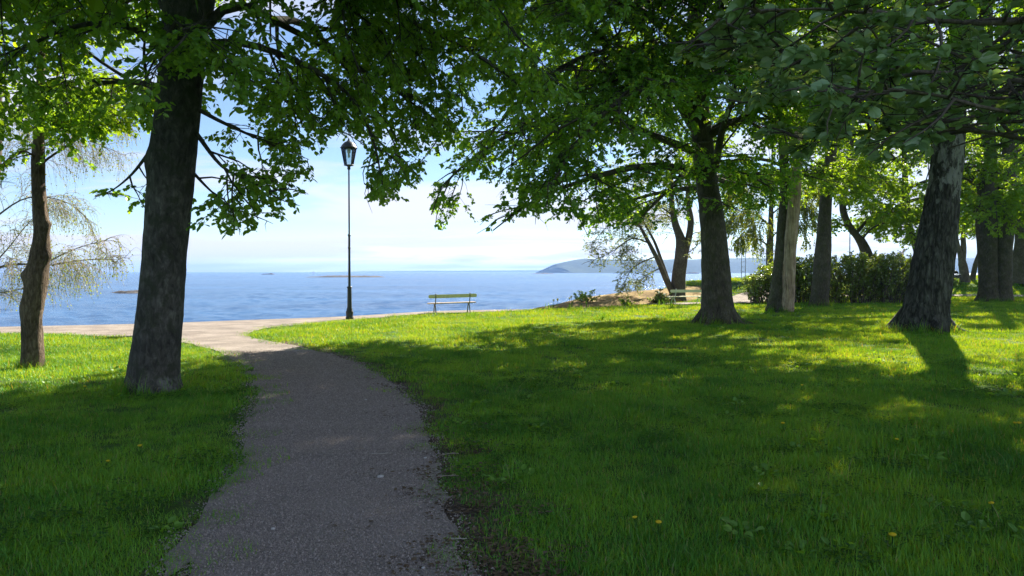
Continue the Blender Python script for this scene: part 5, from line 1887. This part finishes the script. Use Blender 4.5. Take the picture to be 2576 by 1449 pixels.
leaf_clump(gnd(1519, 807), 16, 0.34, "clump of strap leaves alone in the half shaded lawn", 1)
leaf_clump(gnd(1689, 777), 16, 0.42, "clump of strap leaves in the grass before the cream bench's left leg", 2)
leaf_clump(gnd(1381, 779), 12, 0.35, "clump of strap leaves at the lawn edge at the rock's low tip", 3)


def flower(kind, base, h, label, seed, group):
    r = np.random.default_rng(seed)
    root = empty("tulip" if kind != 'daffodil' else "daffodil", tuple(base), r.uniform(0, 6))
    tag(root, label, "flower", group)
    m = MB()
    m.tube([(0, 0, -0.02), (0.01, 0, h * 0.5), (0.0, 0.015, h)], 0.007, 5)
    m.build("stem", M_daff, root)
    for k in range(3):
        m = MB()
        blade(m, np.array([0.015 * math.cos(k * 2.1), 0.015 * math.sin(k * 2.1), -0.01]), k * 2.1 + r.uniform(-.4, .4), h * r.uniform(0.6, 0.85), 0.02, r.uniform(0.1, 0.5), 0, r.random())
        m.build("leaf", M_daff, root, False)
    m = MB()
    if kind == 'daffodil':
        for k in range(6):
            a = k * math.pi / 3
            d, s = np.array([math.cos(a), math.sin(a), 0.1]), np.array([-math.sin(a), math.cos(a), 0])
            c = np.array([0, 0.015, h])
            m.add([c, c + d * .03 + s * .02, c + d * .065, c + d * .03 - s * .02], [(0, 3, 2, 1)], 0, 0.5)
        m.lathe([(0.01, 0), (0.016, 0.02), (0.022, 0.03)], (0, 0.015, h), 8)
    else:
        m.lathe([(0.0, -0.005), (0.03, 0.0), (0.045, 0.03), (0.045, 0.06), (0.034, 0.09), (0.024, 0.1)], (0, 0.015, h), 10)
    m.build("bloom", M_white if kind != 'yellow' else M_yellow, root)


FL = [(1402, 775, 'yellow', 0.34, "yellow tulip at the low tip of the shore rock"),
      (1393, 776, 'white', 0.32, "pale tulip just left of the yellow tulip"),
      (1432, 776, 'white', 0.42, "cream tulip left of the yellow green shrub's foot"),
      (1438, 774, 'white', 0.46, "taller cream tulip touching the yellow green shrub"),
      (1463, 775, 'daffodil', 0.36, "white daffodil below the yellow green shrub"),
      (1476, 774, 'white', 0.5, "white tulip right of the yellow green shrub"),
      (1658, 770.5, 'white', 0.62, "tall white tulip before the dark bush"),
      (1671, 770, 'white', 0.52, "white tulip between the dark bush and the cream bench"),
      (1682, 770, 'daffodil', 0.42, "white daffodil by the left leg of the cream bench"),
      (1687, 769.5, 'daffodil', 0.36, "low white daffodil under the cream bench seat end"),
      (1694, 769.5, 'daffodil', 0.44, "white daffodil between the legs of the cream bench")]
for i, (px, py, k, h, lab) in enumerate(FL):
    g = gnd(px, py)
    flower(k, (g[0], g[1], 0.0), h, lab, 300 + i, "spring flowers along the shore rock")

# dandelions in the lawn
DN = [(1602, 1336, "dandelion left of a pair in the lower lawn"), (1656, 1352, "dandelion right of a pair in the lower lawn"), (2248, 1392, "dandelion nearest the bottom right, by a bleached tuft"),
      (2500, 1300, "dandelion low near the right edge of the lawn"), (1970, 1090, "dandelion alone in the dark middle of the lawn"), (2255, 1128, "dandelion on the shaded lawn below the cracked trunk"),
      (2549, 1087, "left of two close dandelions at the right edge"), (2562, 1090, "right of two close dandelions at the right edge"), (2018, 985, "dandelion on a tall stalk among the sunny patches"),
      (355, 1150, "dandelion on the left lawn nearest the path"), (270, 1186, "lower dandelion on the left lawn"), (212, 990, "dandelion at the sun and shade edge left of the big trunk")]
dproto = None


def make_dandelion():
    root = empty("dandelion", (0, 0, 0))
    m = MB()
    m.tube([(0, 0, -0.01), (0.004, 0, 0.06), (0, 0.004, 0.115)], 0.003, 5)
    m.build("stem", M_daff, root)
    m = MB()
    m.lathe([(0, 0.108), (0.010, 0.112), (0.022, 0.120), (0.023, 0.125), (0.014, 0.131), (0, 0.133)], seg=12)
    for k in range(14):
        a = k * 2 * math.pi / 14
        d, s = np.array([math.cos(a), math.sin(a), 0.25]), np.array([-math.sin(a), math.cos(a), 0])
        c = np.array([0, 0.0, 0.12])
        m.add([c + d * .015 - s * .004, c + d * .027, c + d * .015 + s * .004], [(0, 1, 2)], 0, 0.5)
    m.build("bloom", M_yellow, root)
    for k in range(5):
        a = k * 1.3
        m = MB()
        blade(m, np.array([0, 0, 0.0]), a, 0.10, 0.013, 0.9, 0, 0.6)
        m.build("leaf", M_daff, root, False)
    return root


for i, (px, py, lab) in enumerate(DN):
    g = gnd(px, py)
    if i == 0:
        dproto = make_dandelion()
        o = dproto
    else:
        o = dproto.copy()
        COL.objects.link(o)
        for ch in list(dproto.children):
            c = ch.copy()
            COL.objects.link(c)
            c.parent = o
    o.location = (g[0], g[1], 0.0)
    o.rotation_euler = (R((i * 37) % 14 - 7), R((i * 53) % 16 - 8), i * 1.1)
    sc = 0.72 + 0.25 * ((i * 7) % 5) / 5
    o.scale = (sc, sc, sc)
    tag(o, lab, "dandelion", "dandelions in the lawn")

# sticks and stones lying on the gravel
ST = [(960, 1141, 0.17, 0.2, M_paledry, "pale forked stick in the middle of the path"), (905, 1128, 0.10, 0.1, M_drytwig, "short twig lying left above the pale forked stick"), (1128, 1197, 0.16, 0.15, M_drytwig, "long brown twig at the path's right soil edge"),
      (1130, 1142, 0.18, 0.35, M_drytwig, "upper brown twig at the path's right soil edge"), (1155, 1355, 0.09, -0.1, M_paledry, "short grey twig at the lower right path edge"), (610, 1209, 0.07, -0.3, M_drytwig, "dark twig by the path's left edge"),
      (1012, 1172, 0.05, 0.0, M_paledry, "tiny straight twig right of the white pebble")]
for i, (px, py, L, a, m_, lab) in enumerate(ST):
    g = gnd(px, py, 0.022)
    r = np.random.default_rng(500 + i)
    mb = MB()
    t = np.linspace(-0.5, 0.5, 6)
    P = np.stack([t * L * math.cos(a), t * L * math.sin(a), 0.006 + r.uniform(0, 0.006, 6)], -1) + r.normal(0, L * 0.03, (6, 3)) * np.array([1, 1, 0])
    mb.tube(P, np.linspace(0.006, 0.003, 6), 5)
    if L > 0.12:
        mb.tube([P[3], P[3] + np.array([L * 0.16, L * 0.14, 0.006]), P[3] + np.array([L * 0.26, L * 0.16, 0.004])], [0.004, 0.003, 0.002], 5)
    o = mb.build("twig", m_)
    o.location = (g[0], g[1], 0.013)
    tag(o, lab, "twig", "twigs fallen on the path")
PB_ = [(957, 1198, 0.022, "white pebble in the middle of the path below the forked stick"), (687, 1328, 0.012, "small white pebble low on the path's left half"), (1070, 1150, 0.012, "grey pebble near the path's right edge"), (920, 1005, 0.015, "pale pebble far up the shaded path"),
       (1065, 1425, 0.009, "tiny pale pebble at the bottom of the path")]
for i, (px, py, s, lab) in enumerate(PB_):
    g = gnd(px, py, 0.022)
    bm = bmesh.new()
    bmesh.ops.create_icosphere(bm, subdivisions=2, radius=s)
    r = np.random.default_rng(600 + i)
    for v in bm.verts:
        k = 1 + 0.25 * float(fbm(np.array([list(v.co)]), 1.2 / s, i)[0])
        v.co = Vector((v.co.x * k * 1.3, v.co.y * k, v.co.z * k * 0.7))
    mb = MB()
    mb.addbm(bm)
    o = mb.build("pebble", M_stone)
    o.location = (g[0], g[1], 0.012 + s * 0.4)
    tag(o, lab, "pebble", "loose pebbles on the path")


# ------------------------------------------------------------------ grass and loose gravel (scattered small stuff)
def scatter(name, pts, rot, scl, var, sources, mat_for_points):
    me = bpy.data.meshes.new(name)
    me.vertices.add(len(pts))
    me.vertices.foreach_set("co", pts.astype(np.float32).ravel())
    a = me.attributes.new("rot", 'FLOAT_VECTOR', 'POINT')
    a.data.foreach_set("vector", rot.astype(np.float32).ravel())
    a = me.attributes.new("scl", 'FLOAT_VECTOR', 'POINT')
    a.data.foreach_set("vector", scl.astype(np.float32).ravel())
    a = me.attributes.new("var", 'INT', 'POINT')
    a.data.foreach_set("value", var.astype(np.int32))
    me.materials.append(mat_for_points)
    o = bpy.data.objects.new(name, me)
    COL.objects.link(o)
    ng = bpy.data.node_groups.new(name + "_nodes", 'GeometryNodeTree')
    ng.interface.new_socket(name="Geometry", in_out='INPUT', socket_type='NodeSocketGeometry')
    ng.interface.new_socket(name="Geometry", in_out='OUTPUT', socket_type='NodeSocketGeometry')
    gi = ng.nodes.new('NodeGroupInput')
    go = ng.nodes.new('NodeGroupOutput')
    jn = ng.nodes.new('GeometryNodeJoinGeometry')

    def named(nm, ty):
        n = ng.nodes.new('GeometryNodeInputNamedAttribute')
        n.data_type = ty
        n.inputs['Name'].default_value = nm
        return n.outputs['Attribute']

    for k, s in enumerate(sources):
        ip = ng.nodes.new('GeometryNodeInstanceOnPoints')
        oi = ng.nodes.new('GeometryNodeObjectInfo')
        oi.inputs['Object'].default_value = s
        cmp_ = ng.nodes.new('FunctionNodeCompare')
        cmp_.data_type = 'INT'
        cmp_.operation = 'EQUAL'
        ng.links.new(named("var", 'INT'), cmp_.inputs[2])
        cmp_.inputs[3].default_value = k
        ng.links.new(gi.outputs[0], ip.inputs['Points'])
        ng.links.new(oi.outputs['Geometry'], ip.inputs['Instance'])
        ng.links.new(cmp_.outputs[0], ip.inputs['Selection'])
        ng.links.new(named("rot", 'FLOAT_VECTOR'), ip.inputs['Rotation'])
        ng.links.new(named("scl", 'FLOAT_VECTOR'), ip.inputs['Scale'])
        ng.links.new(ip.outputs[0], jn.inputs[0])
    ng.links.new(jn.outputs[0], go.inputs[0])
    md = o.modifiers.new("scatter", 'NODES')
    md.node_group = ng
    tag(o, kind='stuff')
    return o


def tuft(seed, n, rad, hmean, w, segs=3):
    r = np.random.default_rng(seed)
    mb = MB()
    a = r.uniform(0, 6.28, n)
    q = rad * np.sqrt(r.random(n))
    p = np.stack([q * np.cos(a), q * np.sin(a), np.full(n, -0.008)], -1)
    d = r.uniform(0, 6.28, n)
    L = hmean * r.gamma(7, 1 / 7.0, n)
    bend = r.uniform(0.1, 0.95, n)
    D = np.stack([np.cos(d), np.sin(d), 0 * d], -1)
    S = np.stack([-np.sin(d), np.cos(d), 0 * d], -1)
    t = np.linspace(0, 1, segs + 1)
    c = p[:, None, :] + D[:, None, :] * (bend * L)[:, None, None] * (t ** 1.7)[None, :, None] + np.array([0, 0, 1.0]) * (L[:, None] * t * (1 - 0.4 * bend[:, None] * t))[:, :, None]
    ww = w * r.uniform(0.7, 1.3, n)[:, None] * (1 - t ** 1.5 * 0.95)[None, :]
    V = np.stack([c - S[:, None, :] * ww[..., None], c + S[:, None, :] * ww[..., None]], 2)
    m = (segs + 1) * 2
    F = np.array([[2 * i, 2 * i + 1, 2 * i + 3, 2 * i + 2] for i in range(segs)])
    val = r.random(n)
    mb.add(V.reshape(-1, 3), ((np.arange(n) * m)[:, None, None] + F[None]).reshape(-1, 4), 0, np.repeat(val, segs))
    o = bpy.data.objects.new("grass_tuft", mb.mesh("grass_tuft", [M_grass], True))
    return o


def weed(seed, n, rad, size, m):
    """low broad leaves: clover and plantain among the grass"""
    r = np.random.default_rng(seed)
    mb = MB()
    q, a = rad * np.sqrt(r.random(n)), r.uniform(0, 6.28, n)
    p = np.stack([q * np.cos(a), q * np.sin(a), r.uniform(0.012, 0.045, n)], -1)
    ax = np.stack([np.cos(a + r.normal(0, .8, n)), np.sin(a + r.normal(0, .8, n)), r.uniform(-0.1, 0.5, n)], -1)
    ax /= np.linalg.norm(ax, axis=1, keepdims=True)
    nr = np.array([0, 0, 1.0]) + r.normal(0, 0.3, (n, 3))
    w = np.cross(nr, ax)
    w /= np.linalg.norm(w, axis=1, keepdims=True)
    add_leaves(mb, (p, ax, w, np.cross(ax, w), size * r.uniform(0.6, 1.3, n)), OVAL, 0, r)
    return bpy.data.objects.new("weed_patch", mb.mesh("weed_patch", [m], False))


TRUNKS = [(P1[0], 0.36), (P2_[0], 0.7), (P5[0], 0.78), (P3[0], 0.55), (P4[0], 0.45), (P6[0], 0.7), (P6b[0], 0.6), (P7[0], 0.6), (P0[0], 0.17), (wbp, 0.2)]


def grass():
    r = np.random.default_rng(71)
    src = [tuft(i, 130, 0.17, 0.044, 0.0020) for i in range(3)] + [tuft(10 + i, 100, 0.24, 0.05, 0.0038, 2) for i in range(3)] + [tuft(20 + i, 60, 0.3, 0.08, 0.008, 2) for i in range(2)] + [tuft(30 + i, 26, 0.07, 0.15, 0.003, 4) for i in range(2)] + [weed(40, 60, 0.14, 0.024, M_daff), weed(41, 12, 0.07, 0.06, M_leaf), weed(42, 16, 0.16, 0.045, M_litter)]
    pts, scl, var = [], [], []
    rings = [(2.0, 6.0, 95, 0, 3, 1.0), (6.0, 10.0, 62, 0, 3, 1.15), (10, 16, 34, 3, 3, 1.0), (16, 26, 18, 3, 3, 1.25), (26, 40, 9, 6, 2, 1.0), (40, 66, 5.5, 6, 2, 1.3)]
    for (a, b, dens, v0, vn, s0) in rings:
        wmax = b * 0.80 + 2.5
        n = int(dens * (b - a) * 2 * wmax)
        x = r.uniform(-wmax, wmax, n)
        y = r.uniform(a, b, n)
        k = (np.abs(x) < y * 0.80 + 2.0)
        x, y = x[k], y[k]
        co = coast_out(x, y)
        inp = pip(x, y, PATH_POLY)
        dp = np.minimum(segdist(x, y, pr), segdist(x, y, pl))
        ok = (co < -0.15) & ~(inp & (dp > 0.02 + 0.24 * r.random(len(x)) ** 3))
        # thin grass on the worn soil along the shaded path edge
        worn = np.exp(-(segdist(x, y, [p for p in pr if p[1] < 17]) / 0.45) ** 2) * 0.93 + np.exp(-(segdist(x, y, [p for p in pl if 2 < p[1] < 11]) / 0.25) ** 2) * 0.7
        worn *= sstep(-0.35, 0.25, fbm(np.stack([x, y, 0 * x], -1), 1.6, 3) + 0.25)
        ok &= r.random(len(x)) > worn
        L2 = segdist(x, y, RIGHT_PATH)
        ok &= L2 > 1.15
        ok &= ~pip(x, y, np.vstack([FRONT[:, :2], CREST[::-1, :2]])) & ~((x > 0.9) & (y > 33) & (co > -7) & (x < 11) & (y > FRONT[0][1]) & pip(x, y, np.vstack([FRONT[:, :2] + np.array([0, 0.1]), [(16, 60), (3, 60)]])))
        for (tp, tr) in TRUNKS:
            ok &= np.hypot(x - tp[0], y - tp[1]) > tr * 0.8
        x, y = x[ok], y[ok]
        nz = fbm(np.stack([x, y, 0 * x], -1), 0.9, 13)
        s = s0 * (1 + 0.5 * nz) * r.uniform(0.75, 1.25, len(x))
        lawn_long = 1 + 0.3 * sstep(0.5, 3, x) * (1 - sstep(7, 11, y))
        edge = 0.6 + 0.4 * sstep(0.0, 0.5, np.minimum(segdist(x, y, pr), segdist(x, y, pl)))
        pts.append(np.stack([x, y, H(x, y)], -1))
        scl.append(np.stack([s, s, s * lawn_long * edge], -1))
        var.append(v0 + r.integers(0, vn, len(x)))
    # longer uncut tufts round the trunks and here and there in the near lawn
    for (tp, tr) in TRUNKS:
        n = 46 if tr > 0.3 else 22
        a = r.uniform(0, 6.28, n)
        q = tr * r.uniform(0.85, 1.35, n)
        x, y = tp[0] + q * np.cos(a), tp[1] + q * np.sin(a)
        s = r.uniform(0.8, 1.5, n) * (1.0 if tp[1] < 15 else 1.25)
        pts.append(np.stack([x, y, H(x, y)], -1))
        scl.append(np.stack([s, s, s], -1))
        var.append(8 + r.integers(0, 2, n))
    n = 420
    x, y = r.uniform(-5, 9, n), r.uniform(3.4, 13, n)
    k = ~pip(x, y, PATH_POLY) & (np.minimum(segdist(x, y, pr), segdist(x, y, pl)) > 0.3) & (fbm(np.stack([x, y, 0 * x], -1), 0.6, 44) > 0.05)
    x, y = x[k], y[k]
    s = r.uniform(0.45, 0.95, len(x))
    pts.append(np.stack([x, y, H(x, y)], -1))
    scl.append(np.stack([s * 1.3, s * 1.3, s], -1))
    var.append(8 + r.integers(0, 2, len(x)))
    n = 2600
    x, y = r.uniform(-7, 11, n), r.uniform(2.6, 15, n)
    k = ~pip(x, y, PATH_POLY) & (np.abs(x) < 0.8 * y + 1.5) & (fbm(np.stack([x, y, 0 * x], -1), 0.8, 66) > 0.12)
    x, y = x[k], y[k]
    s = r.uniform(0.7, 1.3, len(x))
    pts.append(np.stack([x, y, H(x, y)], -1))
    scl.append(np.stack([s, s, s], -1))
    var.append(np.where(r.random(len(x)) < 0.8, 10, 11))
    # dead leaves and dry bits under the trees and along the worn path edge
    n = 700
    k0 = r.integers(0, len(pr) - 90, n)
    x = pr[k0, 0] + r.normal(0.22, 0.25, n)
    y = pr[k0, 1] + r.normal(0, 0.2, n)
    k = (y > 2.5) & (y < 16)
    x, y = x[k], y[k]
    s = r.uniform(0.35, 0.9, len(x))
    pts.append(np.stack([x, y, np.full(len(x), 0.004)], -1))
    scl.append(np.stack([s, s, s * 0.5], -1))
    var.append(np.full(len(x), 12))
    pts, scl, var = np.concatenate(pts), np.concatenate(scl), np.concatenate(var)
    rot = np.stack([r.normal(0, 0.06, len(pts)), r.normal(0, 0.06, len(pts)), r.uniform(0, 6.28, len(pts))], -1)
    scatter("grass", pts, rot, scl, var, src, M_grass)
    STATS.append(("grass tufts", len(pts)))


grass()


def gravel():
    r = np.random.default_rng(81)
    src = []
    for k in range(3):
        mb = MB()
        n = 46
        a = r.uniform(0, 6.28, n)
        q = 0.16 * np.sqrt(r.random(n))
        base = np.array([[1, 0, 0], [-0.5, 0.87, 0], [-0.5, -0.87, 0], [0.1, 0.1, 0.8]])
        for i in range(n):
            s = r.gamma(3, 0.0016) + 0.0015
            th = r.uniform(0, 6.28)
            c, sn = math.cos(th), math.sin(th)
            B = base * s * r.uniform(0.7, 1.3, (4, 3))
            B = np.stack([B[:, 0] * c - B[:, 1] * sn, B[:, 0] * sn + B[:, 1] * c, B[:, 2]], -1)
            mb.add(B + np.array([q[i] * math.cos(a[i]), q[i] * math.sin(a[i]), -0.001]), [(0, 1, 3), (1, 2, 3), (2, 0, 3)])
        src.append(bpy.data.objects.new("gravel_patch", mb.mesh("gravel_patch", [M_chip], False)))
    n = 26000
    y = 2.5 + 12.5 * r.random(n) ** 1.3
    x = r.uniform(-7, 1.5, n)
    k = pip(x, y, PATH_POLY) & ((np.minimum(segdist(x, y, pr), segdist(x, y, pl)) > 0.16) | (r.random(n) < 0.45))
    x, y = x[k], y[k]
    pts = np.stack([x, y, np.full(len(x), 0.012)], -1)
    s = np.interp(y, [3, 15], [0.9, 1.5]) * r.uniform(0.8, 1.3, len(x))
    scatter("loose_gravel", pts, np.stack([0 * x, 0 * x, r.uniform(0, 6.28, len(x))], -1), np.stack([s, s, s], -1), r.integers(0, 3, len(x)), src, M_chip)
    STATS.append(("gravel", len(pts)))


M_chip = ground_mix("gravel_chip", (0.12, 0.104, 0.092), (0.28, 0.24, 0.207), (0.54, 0.48, 0.43), 40, 130, 0.2)
gravel()
tot = sum(len(o.data.polygons) for o in SC.objects if o.type == 'MESH')
print("STATS", STATS, "polys", tot)
